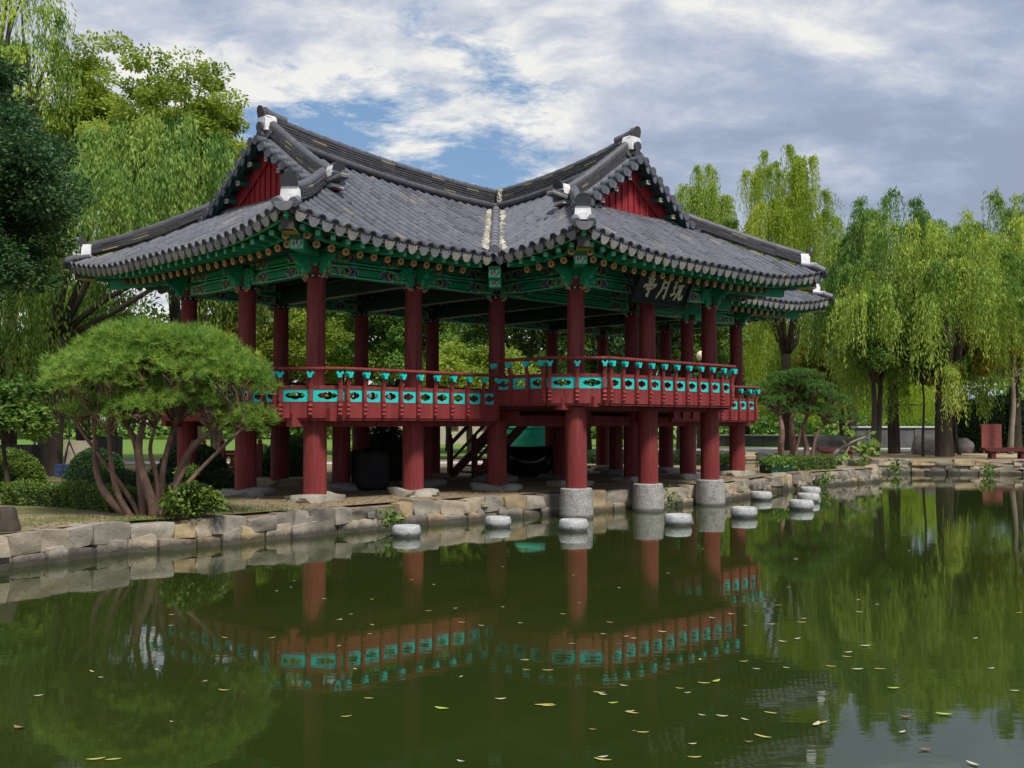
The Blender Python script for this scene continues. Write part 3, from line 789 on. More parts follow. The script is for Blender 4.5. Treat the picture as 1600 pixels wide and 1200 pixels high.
for (x, y) in cols:
    edge = []
    if abs(y - D) < .01: edge.append((0, 1, 0))
    if abs(abs(x) - Lx) < .01: edge.append((math.copysign(1, x), 0, 0))
    if abs(y) < .01 and abs(x) > HB + .1: edge.append((0, -1, 0))
    if abs(y + BB) < .01: edge.append((0, -1, 0))
    if y < -.1 and abs(abs(x) - HB) < .01: edge.append((math.copysign(1, x), 0, 0))
    inner = abs(y) < .01 and abs(abs(x) - HB) < .01
    if not edge and not inner: continue
    mb = MB(); mb.box(x, y, 5.30, .34, .34, .12, 0, (.015, .26, .13)); mb.box(x, y, 5.22, .26, .26, .06, 0, LG)
    for e in edge:
        bracket(mb, (x, y, 5.05), e, ln=.55)
    if abs(x - round(x / BAY) * BAY) < .01:
        dirs = []
        for a, b in spans:
            for p, q in ((a, b), (b, a)):
                if abs(p[0] - x) < .01 and abs(p[1] - y) < .01: dirs.append(Vector((q[0] - p[0], q[1] - p[1], 0)).normalized())
        for d in dirs: bracket(mb, (x, y, 4.99) + Vector((0, 0, 0)) if False else Vector((x, y, 5.00)) + (Vector(edge[0]) * .13 if edge else Vector((0, 0, 0))), d, ln=.38, sc_=.95)
    mb.build('bracket', [M['paint']], PAV, smooth=True, angle=40)

# ---- floors, balconies and railings
E_, CH = .734, .90
pathA = [(-HB - E_ , -E_), (-Lx - E_ + CH, -E_), (-Lx - E_, -E_ + CH), (-Lx - E_, D + E_ - CH), (-Lx - E_ + CH, D + E_), (-1.0, D + E_)]
pathB = [(-HB - E_, -E_), (-HB - E_, -BB - E_ + CH), (-HB - E_ + CH, -BB - E_), (HB + E_ - CH, -BB - E_), (HB + E_, -BB - E_ + CH), (HB + E_, -E_)]
pathA2 = [(-x, y) for x, y in pathA]
pathA2[-1] = (1.0, D + E_)
mb = MB()
polyA = [(-HB - E_ + .02, -E_ + .03)] + [(x * .995, y * .995 if y > 0 else y + .03) for x, y in pathA[1:5]] + [(-x * .995, y * .995 if y > 0 else y + .03) for x, y in pathA[1:5]][::-1] + [(HB + E_ - .02, -E_ + .03)]
mb.prism([Vector((x, y, ZA - .12)) for x, y in polyA], (0, 0, .12)); mb.build('floor', [M['floor']], PAV)
mb = MB(); mb.prism([Vector((x * .99, y + (.03 if y < -.8 else 0), ZBf - .12)) for x, y in pathB], (0, 0, .12))
mb.prism([Vector((x * .985, y, ZBf - .34)) for x, y in ((-HB - E_, -.735), (HB + E_, -.735), (HB + E_, -.70), (-HB - E_, -.70))], (0, 0, .3)); mb.build('raised_floor', [M['floor']], PAV)
mb = MB()
for (y, x0, x1, z) in ((0, -Lx - .6, Lx + .6, 2.10), (YR, -Lx - .6, Lx + .6, 2.10), (D, -Lx - .6, Lx + .6, 2.10), (-BB, -HB - .55, HB + .55, 2.46)):
    mb.box((x0 + x1) / 2, y, z, x1 - x0, .22, .26)
for i in range(-3, 4): mb.box(i * BAY, YR, 2.20, .2, D + 1.3, .24)
for i in (-1, 0, 1): mb.box(i * BAY, -BB / 2 - .1, 2.50, .2, BB + 1.0, .22)
mb.build('floor_frame', [M['red']], PAV)

def hole_panel(w, h, th):
    """board with a cloud-shaped opening"""
    mb = MB(); N = 48; cx, cy = 0, 0; inn = []; outr = []
    for k in range(N):
        t = 2 * PI * k / N; c, s_ = math.cos(t), math.sin(t)
        ex = (abs(c) / (w / 2)); ey = (abs(s_) / (h / 2)); m = 1 / max(ex, ey); outr.append((c * m, s_ * m))
    # union of a wide lozenge and three lobes
    def inside(x, y):
        X, Y = x / w, y / h
        if X * X / .030 + Y * Y / .105 < 1: return True
        if (abs(X) - .20) ** 2 / .0085 + Y * Y / .048 < 1: return True
        return abs(X) < .335 and abs(Y) < .085 * (1 - max(0, abs(X) - .28) / .07)
    for (ox, oy) in outr:
        lo, hi = 0, 1
        for _ in range(18):
            md = (lo + hi) / 2
            if inside(ox * md, oy * md): lo = md
            else: hi = md
        inn.append((ox * lo, oy * lo))
    for s_, y in ((1, -th / 2), (-1, th / 2)):
        vs = [(a, y, b) for a, b in outr] + [(a, y, b) for a, b in inn]
        mb.add(vs, [((k, (k + 1) % N, N + (k + 1) % N, N + k) if s_ > 0 else (N + k, N + (k + 1) % N, (k + 1) % N, k)) for k in range(N)])
    vs = [(a, -th / 2, b) for a, b in inn] + [(a, th / 2, b) for a, b in inn]
    mb.add(vs, [(k, (k + 1) % N, N + (k + 1) % N, N + k) for k in range(N)], 1)
    return mb.mesh('panel', [M['teal'], M['redb']])
mb = MB()
pf = [(.0, -.26), (.05, -.29), (.075, -.25), (.055, -.21), (.085, -.17), (.06, -.13), (.085, -.085), (.06, -.04), (.075, .02), (.06, .12), (.05, .25), (.075, .36), (.10, .46), (.105, .53), (.06, .53), (.055, .45), (.03, .36), (.0, .27), (-.01, .1), (-.01, -.1)]
mb.prism([Vector((-.038, -r, z)) for r, z in pf], (.076, 0, 0)); ME_POST = mb.mesh('post', [M['redb']])
mb = MB()
for (z, w, hh) in ((.485, .07, .03), (.515, .085, .03), (.545, .105, .03)): mb.box(0, -.088, z, w, .10 + (w - .07) * .4, hh)
for k in (-1, 1): mb.box(k * .046, -.088, .575, .03, .10, .03); mb.box(k * .062, -.088, .555, .02, .08, .022)
ME_CAP = mb.mesh('lotus_cap', [M['teal']])
PAN = {}
def railing(path, zs, n_over=None):
    rt = empty('railing', parent=PAV)
    for si in range(len(path) - 1):
        a, b = Vector((*path[si], 0)), Vector((*path[si + 1], 0)); d = b - a; ln = d.length; d.normalize()
        n_ = Vector((d.y, -d.x, 0)); c = Vector((0, YR - 1, 0)); mid = (a + b) / 2
        inward = Vector((0, max(mid.y, 0) * 0 + (YR if zs < 2.3 else -.6), 0)) - mid
        if zs < 2.3: inward = Vector((max(-5, min(5, mid.x)), YR, 0)) - mid
        if n_.dot(inward) > 0: n_ = -n_
        # local frame: X along, -Y outward
        X = Vector((-n_.y, n_.x, 0)); rot = math.atan2(X.y, X.x)
        if X.dot(d) < 0: a, b = b, a; d = -d
        k = max(1, round(ln / .475)) if abs(ln - CH * 1.414) > .05 else 2
        st = ln / k
        # boards: skirt, lower rail bar, round handrail
        mb = MB(); mb.beam(a + Vector((0, 0, zs + .155)), b + Vector((0, 0, zs + .155)), .07, .31)
        mb.beam(a - n_ * .04 + Vector((0, 0, zs - .02)), b - n_ * .04 + Vector((0, 0, zs - .02)), .10, .05); mb.build('skirt_board', [M['redb']], rt)
        mb = MB(); mb.beam(a + Vector((0, 0, zs + .60)), b + Vector((0, 0, zs + .60)), .06, .075); mb.beam(a + Vector((0, 0, zs + .315)), b + Vector((0, 0, zs + .315)), .076, .014); mb.build('lower_rail', [M['redb']], rt)
        mb = MB(); mb.tube([a - d * .06 + n_ * .09 + Vector((0, 0, zs + .965)), b + d * .06 + n_ * .09 + Vector((0, 0, zs + .965))], .038, 10); mb.build('handrail', [M['redb']], rt, smooth=True, angle=40)
        key = round(st, 3)
        if key not in PAN: PAN[key] = hole_panel(st - .02, .245, .035)
        for i in range(k):
            p = a + d * (st * (i + .5)); link('panel', PAN[key], rt, (p.x, p.y, zs + .442), rot)
        for i in range(k + 1):
            if i in (0, k) and False: continue
            off = .05 if i == 0 else (-.05 if i == k else 0)
            p = a + d * (st * i + off) + n_ * .03
            o = link('post', ME_POST, rt, (p.x, p.y, zs + .32), rot); link('lotus_cap', ME_CAP, o)
railing(pathA, 2.14); railing(pathA2, 2.14); railing(pathB, 2.467)
for sx in (-1, 1):   # short corbels under the balcony edge
    pass

# ---- name board
SB = empty('signboard', PAV.location + uv * -.46 + vv * (-BB - .66) + Vector((0, 0, 4.78)), PI / 2 - UA, label='black name board with pale gold characters hung under the pavilion eave', cat='signboard')
tilt = Matrix.Rotation(R(24), 4, 'X'); bw, bh = 1.86, .78
mb = MB(); mb.box(0, 0, .39, bw, .05, bh, 0, (1, 1, 1), tilt); mb.build('board', [M['signblack']], SB)
mb = MB()
for (x, z, w, h) in ((0, .0, bw + .14, .07), (0, bh, bw + .14, .07), (-bw / 2 - .03, .39, .07, bh - .075), (bw / 2 + .03, .39, .07, bh - .075)): mb.box(x, -.01, z, w, .09, h, 0, (1, 1, 1), tilt)
mb.build('frame', [M['black']], SB)
CHARS = {
 'ting': [[(.47, 1.0), (.53, .9)], [(.16, .82), (.55, .85), (.92, .88)], [(.33, .75), (.35, .58)], [(.33, .74), (.70, .77), (.66, .6)], [(.36, .60), (.66, .62)], [(.10, .50), (.06, .36)], [(.12, .48), (.55, .50), (.95, .55), (.84, .40)], [(.26, .34), (.78, .38)], [(.54, .36), (.52, .06), (.36, .12)]],
 'yue': [[(.36, .94), (.34, .42), (.08, .0)], [(.36, .93), (.78, .97), (.74, .06), (.58, .16)], [(.37, .70), (.74, .72)], [(.36, .47), (.74, .49)]],
 'wan': [[(.04, .80), (.38, .84)], [(.06, .53), (.36, .57)], [(.0, .20), (.42, .32)], [(.21, .82), (.20, .26)], [(.56, .88), (.86, .92)], [(.46, .62), (.98, .68)], [(.64, .64), (.58, .28), (.38, .02)], [(.78, .66), (.76, .16), (.86, .08), (1.02, .14), (1.02, .30)]],
}
for ci, ch in enumerate(('ting', 'yue', 'wan')):
    mb = MB(); ox = -bw / 2 + .20 + ci * .52; ww, hh = .42, .56
    for st in CHARS[ch]:
        for k in range(len(st) - 1):
            (x0, y0), (x1, y1) = st[k], st[k + 1]; dx, dy = (x1 - x0) * ww, (y1 - y0) * hh; l = math.hypot(dx, dy); nx, ny = -dy / l, dx / l
            w0 = .038 if k == 0 else .033; w1 = .030 if k < len(st) - 2 else .018
            if k < len(st) - 2: dx *= 1 + .03 / l; dy *= 1 + .03 / l
            bx, by = ox + x0 * ww, .11 + y0 * hh
            sl = lambda x, y: Vector((x, -.027 - .001 * (k + 1), y))
            pts = [sl(bx + nx * w0, by + ny * w0), sl(bx - nx * w0, by - ny * w0), sl(bx + dx - nx * w1, by + dy - ny * w1), sl(bx + dx + nx * w1, by + dy + ny * w1)]
            mb.prism([tilt @ p for p in pts], tilt @ Vector((0, -.008, 0)) - tilt @ Vector((0, 0, 0)))
    mb.build('lettering', [M['gold']], SB)
# ================================================================== light, sky
sc.view_settings.view_transform = 'Standard'; sc.view_settings.look = 'None'; sc.view_settings.exposure = .55; sc.view_settings.gamma = 1
SUN_EL, SUN_AZ = R(54), R(148)          # azimuth from +Y clockwise: behind the camera to its right
sdir = Vector((math.sin(SUN_AZ) * math.cos(SUN_EL), math.cos(SUN_AZ) * math.cos(SUN_EL), math.sin(SUN_EL)))
ld = bpy.data.lights.new('sun', 'SUN'); ld.energy = 2.9; ld.angle = R(10); ld.color = (1, .95, .87)
so = bpy.data.objects.new('sun', ld); COL.objects.link(so); so.rotation_euler = sdir.to_track_quat('Z', 'Y').to_euler()
w = bpy.data.worlds.new('World'); sc.world = w; w.use_nodes = True
nt = w.node_tree; ns, ls = nt.nodes, nt.links; bg = ns['Background']; bg.inputs['Strength'].default_value = .112
sky = ns.new('ShaderNodeTexSky'); sky.sky_type = 'NISHITA'; sky.sun_disc = False; sky.sun_elevation = SUN_EL; sky.sun_rotation = SUN_AZ
sky.air_density = 1.2; sky.dust_density = .8; sky.ozone_density = 1.5
tc = ns.new('ShaderNodeTexCoord'); sp = ns.new('ShaderNodeSeparateXYZ'); ls.new(tc.outputs['Generated'], sp.inputs[0])
zz = mth(ns, ls, 'ADD', mth(ns, ls, 'MAXIMUM', sp.outputs[2], 0), .34)
cx_ = mth(ns, ls, 'DIVIDE', sp.outputs[0], zz); cy_ = mth(ns, ls, 'DIVIDE', sp.outputs[1], zz)
cb = ns.new('ShaderNodeCombineXYZ'); ls.new(cx_, cb.inputs[0]); ls.new(cy_, cb.inputs[1]); P = cb.outputs[0]
def mapped(scale, loc=(0, 0, 0), rot=0):
    mp = ns.new('ShaderNodeMapping'); mp.inputs['Scale'].default_value = scale; mp.inputs['Location'].default_value = loc; mp.inputs['Rotation'].default_value = (0, 0, rot)
    ls.new(P, mp.inputs[0]); return mp.outputs[0]
L0 = (2.52, .44, 0)
wv = ns.new('ShaderNodeTexNoise'); wv.inputs['Scale'].default_value = 3.5; wv.inputs['Detail'].default_value = 3; ls.new(P, wv.inputs['Vector'])
vs_ = ns.new('ShaderNodeVectorMath'); vs_.operation = 'MULTIPLY_ADD'; ls.new(wv.outputs['Color'], vs_.inputs[0]); vs_.inputs[1].default_value = (.10, .10, 0); ls.new(P, vs_.inputs[2]); P = vs_.outputs[0]
n1 = noise(ns, ls, 1.0, 10, .60, vec=mapped((1.35, 1.75, 1), L0))
n1b = noise(ns, ls, 1.0, 4, .55, vec=mapped((1.35, 1.75, 1), (L0[0] + .06, L0[1] - .12, 0)))
n1s = noise(ns, ls, 1.0, 4, .55, vec=mapped((1.35, 1.75, 1), L0))
n2 = noise(ns, ls, 1.0, 7, .66, vec=mapped((6, 9, 1), (1.3, 5.2, 0)))
n3 = noise(ns, ls, 1.0, 3, .5, vec=mapped((1.1, 1.9, 1), (3.55, 8.15, 0)))
dens = mth(ns, ls, 'ADD', mth(ns, ls, 'MULTIPLY', n1, .72), mth(ns, ls, 'MULTIPLY', n2, .28))
side = rng(ns, ls, mth(ns, ls, 'ADD', sp.outputs[0], mth(ns, ls, 'MULTIPLY', sp.outputs[2], .75)), -.10, .50, 0, 1)
dens = mth(ns, ls, 'ADD', dens, mth(ns, ls, 'MULTIPLY', side, .06))
cover = rng(ns, ls, dens, .415, .475, 0, 1)
# lit and shaded flanks of the cloud masses; the deck to the right is thicker and greyer
lum = mth(ns, ls, 'ADD', mth(ns, ls, 'MULTIPLY', mth(ns, ls, 'SUBTRACT', n1b, n1s), 2.4), mth(ns, ls, 'MULTIPLY', mth(ns, ls, 'SUBTRACT', n2, .5), 1.5))
lum = mth(ns, ls, 'ADD', lum, mth(ns, ls, 'MULTIPLY', mth(ns, ls, 'SUBTRACT', n3, .5), 2.0))
lum = mth(ns, ls, 'ADD', lum, mth(ns, ls, 'MULTIPLY', mth(ns, ls, 'SUBTRACT', .5, n1), 1.2))
lum = mth(ns, ls, 'SUBTRACT', mth(ns, ls, 'ADD', lum, .70), mth(ns, ls, 'MULTIPLY', side, .40))
ccol = ramp(ns, ls, lum, [(0, (2.0, 2.35, 3.15)), (.30, (2.45, 2.85, 3.7)), (.58, (3.4, 3.7, 4.3)), (.90, (5.4, 5.35, 5.2))])
blue = mixc(ns, ls, .80, sky.outputs[0], (1.1, 1.95, 3.3))
cc = mixc(ns, ls, cover, blue, ccol)
ls.new(cc, bg.inputs['Color'])

# ================================================================== water, ground, banks
BANKPX = [(0, 890), (70, 880), (200, 864), (360, 850), (475, 838), (600, 826), (700, 817), (880, 803), (1000, 795), (1130, 784), (1204, 769), (1280, 760), (1370, 753)]
bank = [G(x, y, 0) for x, y in BANKPX]
d0 = (bank[0] - bank[1]).normalized()
left_ext = [Vector((-26, -2, 0)), Vector((-17, 5.5, 0)), Vector((-11.2, 10.6, 0)), Vector((-8.7, 13.1, 0))]
near_bank = left_ext + bank
tip = bank[-1]
inlet = [tip + Vector((.25, .9, 0)), tip + Vector((-.6, 2.1, 0)), tip + Vector((-3.2, 3.2, 0)), tip + Vector((-4.2, 4.8, 0))]
far_bank = [G(1262, 741, 0), G(1330, 740.5, 0), G(1400, 740, 0), G(1470, 740.5, 0), G(1600, 741.5, 0), Vector((29, 41.0, 0)), Vector((45, 39, 0)), Vector((80, 36, 0))]
def plane_poly(name, pts, mat, z, **k):
    from mathutils.geometry import tessellate_polygon
    co = [Vector((p[0], p[1], 0)) for p in pts]; tr = [tuple(t) for t in tessellate_polygon([co])]
    tr = [t if (co[t[1]] - co[t[0]]).cross(co[t[2]] - co[t[0]]).z > 0 else t[::-1] for t in tr]
    me = bpy.data.meshes.new(name); me.from_pydata([(p[0], p[1], z) for p in pts], [], tr)
    me.materials.append(mat); return link(name, me, **k)

m, nt, ns, ls, b = nmat('pond_water'); M['water'] = m
f = noise(ns, ls, .35, 3, .5)
ls.new(mixc(ns, ls, rng(ns, ls, f, .3, .7, 0, 1), (.019, .031, .006), (.026, .039, .008)), b.inputs['Base Color'])
b.inputs['Roughness'].default_value = .025; b.inputs['IOR'].default_value = 1.45
h1 = noise(ns, ls, 1.0, 3, .55, stretch=(1.1, 2.6, 1)); h2 = noise(ns, ls, 1.0, 2, .5, stretch=(5.5, 13, 1)); h3 = noise(ns, ls, .12, 2, .5)
amp = rng(ns, ls, h3, .35, .65, .25, 1.0)
h = mth(ns, ls, 'MULTIPLY', mth(ns, ls, 'ADD', mth(ns, ls, 'MULTIPLY', h1, 1.0), mth(ns, ls, 'MULTIPLY', h2, .28)), amp)
bump(ns, ls, b, h, .13, .012)
plane_poly('water', [(-90, -40), (90, -40), (90, 60), (-90, 60)], M['water'], 0, kind='structure')

m, nt, ns, ls, b = nmat('ground_soil'); M['ground'] = m
f = noise(ns, ls, .5, 6, .65); g = noise(ns, ls, 14, 5, .7); k = noise(ns, ls, .22, 4, .6)
c = mixc(ns, ls, rng(ns, ls, f, .35, .65, 0, 1), (.20, .145, .085), (.30, .225, .135))
c = mixc(ns, ls, rng(ns, ls, g, .5, .72, 0, .55), c, (.10, .075, .05))
mossf = noise(ns, ls, .7, 6, .7)
geo = ns.new('ShaderNodeNewGeometry'); sp = ns.new('ShaderNodeSeparateXYZ'); ls.new(geo.outputs['Position'], sp.inputs[0])
near = rng(ns, ls, mth(ns, ls, 'ADD', sp.outputs[0], mth(ns, ls, 'MULTIPLY', mossf, 3)), -4.2, -2.2, 1, 0)
c = mixc(ns, ls, mth(ns, ls, 'MULTIPLY', near, rng(ns, ls, mossf, .42, .56, 0, .85)), c, (.10, .115, .02))
far = rng(ns, ls, mth(ns, ls, 'ADD', sp.outputs[1], mth(ns, ls, 'MULTIPLY', f, 8)), 60, 75, 0, 1)
c = mixc(ns, ls, far, c, (.12, .22, .02))
ls.new(c, b.inputs['Base Color']); b.inputs['Roughness'].default_value = .95; bump(ns, ls, b, mth(ns, ls, 'ADD', g, f), .5, .04)
shore = near_bank + inlet + far_bank
GROUNDZ = .5
outer = [(300, 36), (2500, 100), (2500, 2800), (-2500, 2800), (-2500, 0), (-300, -40), (-60, -20)]
inset = [p + Vector((0, .30, 0)) for p in shore]
plane_poly('ground', [(p.x, p.y) for p in inset] + outer, M['ground'], GROUNDZ - .02, kind='structure')
m, nt, ns, ls, b = nmat('lawn_grass'); f = noise(ns, ls, .8, 6, .7); g = noise(ns, ls, 30, 3, .7)
c = mixc(ns, ls, rng(ns, ls, f, .3, .7, 0, 1), (.09, .18, .014), (.17, .28, .024)); c = mixc(ns, ls, rng(ns, ls, g, .4, .7, 0, .5), c, (.07, .14, .012))
ls.new(c, b.inputs['Base Color']); b.inputs['Roughness'].default_value = .9; bump(ns, ls, b, g, .8, .05); M['lawn'] = m
plane_poly('lawn', [(-90, 47), (-14, 47), (-2, 50), (6, 56), (10, 80), (12, 160), (-140, 160)], M['lawn'], GROUNDZ - .014, kind='structure')
M['path'] = weathered('pale_path', (.50, .49, .47), .12, 1.5, .9)
M['sand'] = weathered('sandy_strip', (.42, .33, .22), .2, 2, .95, dirt=((.24, .18, .11), .6))
plane_poly('path', [(7, 63), (18, 60.5), (36, 59), (90, 58), (90, 67), (36, 68), (18, 69.5), (7, 71)], M['path'], GROUNDZ - .010, kind='structure')
plane_poly('path', [(-70, 42.5), (-30, 41), (-6, 40.2), (1, 41.2), (1, 43.4), (-6, 42.6), (-30, 43.6), (-70, 45.2)], M['path'], GROUNDZ - .010, kind='structure')
plane_poly('sand', [(9, 51), (22, 49), (40, 48.5), (90, 47), (90, 57.9), (36, 58.9), (18, 60.4), (7, 62.9)], M['sand'], GROUNDZ - .014, kind='structure')

# dry-stone banks: every stone shaped on its own, all stones of a bank in one wall
bmx = bmesh.new(); bmesh.ops.create_cube(bmx, size=2); bmesh.ops.subdivide_edges(bmx, edges=bmx.edges[:], cuts=4, use_grid_fill=True)
SV = np.array([v.co[:] for v in bmx.verts]); SFc = [tuple(v.index for v in f.verts) for f in bmx.faces]; bmx.free()
def stone_wall(name, pts, hgt, courses, lmin, lmax, dep, seed, **kw):
    rg = np.random.default_rng(seed); mb = MB(); pts = [Vector(p) for p in pts]
    seg = [(pts[i + 1] - pts[i]).length for i in range(len(pts) - 1)]; tot = sum(seg)
    def at(s):
        for i, l in enumerate(seg):
            if s <= l or i == len(seg) - 1: return pts[i].lerp(pts[i + 1], s / l), (pts[i + 1] - pts[i]).normalized()
            s -= l
    z0 = -.25; hs = [(.25 + hgt * .46), hgt * .54] if courses == 2 else [.25 + hgt * .36, hgt * .34, hgt * .30]
    for ci, ch in enumerate(hs):
        s = -rg.uniform(0, .4); zb = z0
        while s < tot:
            L = rg.uniform(lmin, lmax) * (1 if ci else .9); mid = min(max(s + L / 2, 0), tot - .01); p, d = at(mid); nrm = Vector((d.y, -d.x, 0))
            pw = 15; V = SV / ((np.abs(SV) ** pw).sum(1) ** (1 / pw))[:, None]
            ph = rg.uniform(0, 6.28, (3, 4)); fr = rg.uniform(.8, 3.0, (3, 3, 4))
            J = np.stack([sum(np.sin(V @ fr[i, :, j] + ph[i, j]) for j in range(4)) / 4 for i in range(3)], 1)
            last = ci == len(hs) - 1; jt = rg.uniform(-.055, .055)
            lo_ = zb if ci == 0 else zb - .05; hi_ = zb + ch + (jt if not last else rg.choice([-.07, -.03, 0, .015, .03]) + rg.normal(0, .008)); hh = hi_ - lo_
            loc = (V + J * np.array([.07, .20, .10])) * np.array([L * .504, dep / 2 * rg.uniform(.9, 1.15), hh * .503])
            yaw = rg.normal(0, .06); roll = rg.normal(0, .045)
            loc[:, 0] *= 1 + rg.normal(0, .07) * V[:, 2]; loc[:, 2] += .05 * rg.normal(0, 1) * V[:, 0] * hh * (V[:, 2] > 0)
            x = loc[:, 0]; y = loc[:, 1]; zz_ = loc[:, 2] + x * roll
            off = rg.normal(0, .03) + (.03 if ci == 0 else 0)
            Wd = np.outer(x, [d.x, d.y, 0]) + np.outer(y - x * yaw - off, [-nrm.x, -nrm.y, 0]) + np.outer(zz_, [0, 0, 1]) + np.array([p.x - nrm.x * (dep / 2 - .06), p.y - nrm.y * (dep / 2 - .06), (lo_ + hi_) / 2])
            r = rg.random(); base = (.42, .35, .255) if r < .36 else (.46, .345, .20) if r < .50 else (.345, .305, .25) if r < .84 else (.21, .185, .15)
            kk = rg.uniform(.62, 1.0); mb.add(Wd.tolist(), SFc, 0, tuple(v * kk for v in base)); s += L
            if rg.random() < .35 and last:      # small chock stone in the joint
                e = p + d * (L / 2); V2 = V * rg.uniform(.045, .075, 3) * np.array([1, 1.2, .9]); q = np.array([e.x + nrm.x * .05, e.y + nrm.y * .05, zb + rg.uniform(-.02, .12)])
                mb.add((V2 + q).tolist(), SFc, 0, tuple(v * rg.uniform(.7, 1) for v in base))
        z0 += ch
    # dark packing behind the joints
    for i in range(len(pts) - 1):
        a, c = pts[i], pts[i + 1]; d = (c - a).normalized(); nrm = Vector((d.y, -d.x, 0))
        mb.add([a - nrm * .10 + Vector((0, 0, -.4)), c - nrm * .10 + Vector((0, 0, -.4)), c - nrm * .10 + Vector((0, 0, hgt - .06)), a - nrm * .10 + Vector((0, 0, hgt - .06))], [(0, 1, 2, 3)], 0, (.11, .09, .06))
        mb.add([a - nrm * .10 + Vector((0, 0, hgt - .06)), c - nrm * .10 + Vector((0, 0, hgt - .06)), c - nrm * .6 + Vector((0, 0, GROUNDZ - .012)), a - nrm * .6 + Vector((0, 0, GROUNDZ - .012))], [(0, 1, 2, 3)], 0, (.24, .18, .11))
    return mb.build(name, [M['wall']], smooth=True, angle=38, **kw)
stone_wall('stone_bank', near_bank + inlet, .47, 2, .28, .78, .42, 3, label='low beige dry-stone bank curving along the near shore below the pavilion', cat='stone wall')
stone_wall('stone_bank', far_bank, .56, 3, .5, 1.1, .42, 5, label='darker mossy stone bank on the far shore below the red benches', cat='stone wall')

# stepping stones in the water
SS = [(635, 838, .54, 'pale round stone in the water below the near bank, farthest left of the pond stones'),
      (778, 823, .54, 'pale round stone in the water between the far-left one and the granite corner pier'),
      (896, 829, .58, 'pale round stone in the water in front of the nearest granite pier'),
      (1059, 820, .58, 'pale round stone in the water between the second and third granite piers'),
      (1162, 808, .60, 'pale round stone in the water just past the third granite pier'),
      (1189, 781, .60, 'greyer round stone close against the bank right of the third granite pier'),
      (1252, 796, .60, 'nearest of the three clustered round stones off the bank tip'),
      (1263, 784, .60, 'middle of the three clustered round stones off the bank tip'),
      (1266, 773, .60, 'farthest of the three clustered round stones off the bank tip')]
mb = MB(); mb.lathe([(.36, -.6), (.41, -.02), (.46, .04), (.485, .11), (.47, .19), (.43, .235), (.40, .24), (.36, .225)], n=26, jit=.035)
me_ss = mb.mesh('stepping_stone', [M['whitestone']], True, 60)
for x, y, s, lb in SS:
    p = G(x, y, 0); o = link('stepping_stone', me_ss, None, (p.x, p.y, 0), random.uniform(0, 6), label=lb, cat='stepping stone', group='round stones standing in the pond'); o.scale = (s, s, s * 1.55)

# fallen leaves afloat
M['fl_yellow'] = weathered('yellow_leaf', (.50, .41, .12), .25, 40, .5); M['fl_pale'] = weathered('pale_leaf', (.50, .46, .32), .2, 40, .5); M['fl_green'] = weathered('fresh_leaf', (.32, .45, .06), .2, 40, .5)
M['fl_brown'] = weathered('brown_leaf', (.22, .13, .07), .25, 40, .6)
def floatleaf(L, wd, curl, mat, seed):
    rg = random.Random(seed); bm = []; fs = []; n = 7
    for i in range(n):
        t = i / (n - 1); ww = wd * math.sin(PI * min(max(t, .03), .97)) ** .8 * .5; bend = curl * (2 * t - 1) ** 2; y = .06 * L * math.sin(t * 3 + seed)
        for k in (-1, 0, 1): bm.append((L * (t - .5), y + k * ww, .004 + bend + (abs(k) * curl * .35)))
    for i in range(n - 1):
        for k in range(2): a = i * 3 + k; fs.append((a, a + 3, a + 4, a + 1))
    me = bpy.data.meshes.new('fallen_leaf'); me.from_pydata(bm, [], fs); me.materials.append(mat); me.polygons.foreach_set('use_smooth', [True] * len(fs)); return me
FL = [('thin yellow willow leaf floating on the green pond', [floatleaf(.085, .020, .003, M['fl_yellow'], s) for s in range(3)]),
      ('pale dry leaf floating on the green pond', [floatleaf(.07, .024, .004, M['fl_pale'], s) for s in range(3)]),
      ('fresh green leaf floating on the green pond', [floatleaf(.085, .034, .004, M['fl_green'], 5)]),
      ('brown curled leaf floating on the dark pond', [floatleaf(.07, .034, .007, M['fl_brown'], 6)])]
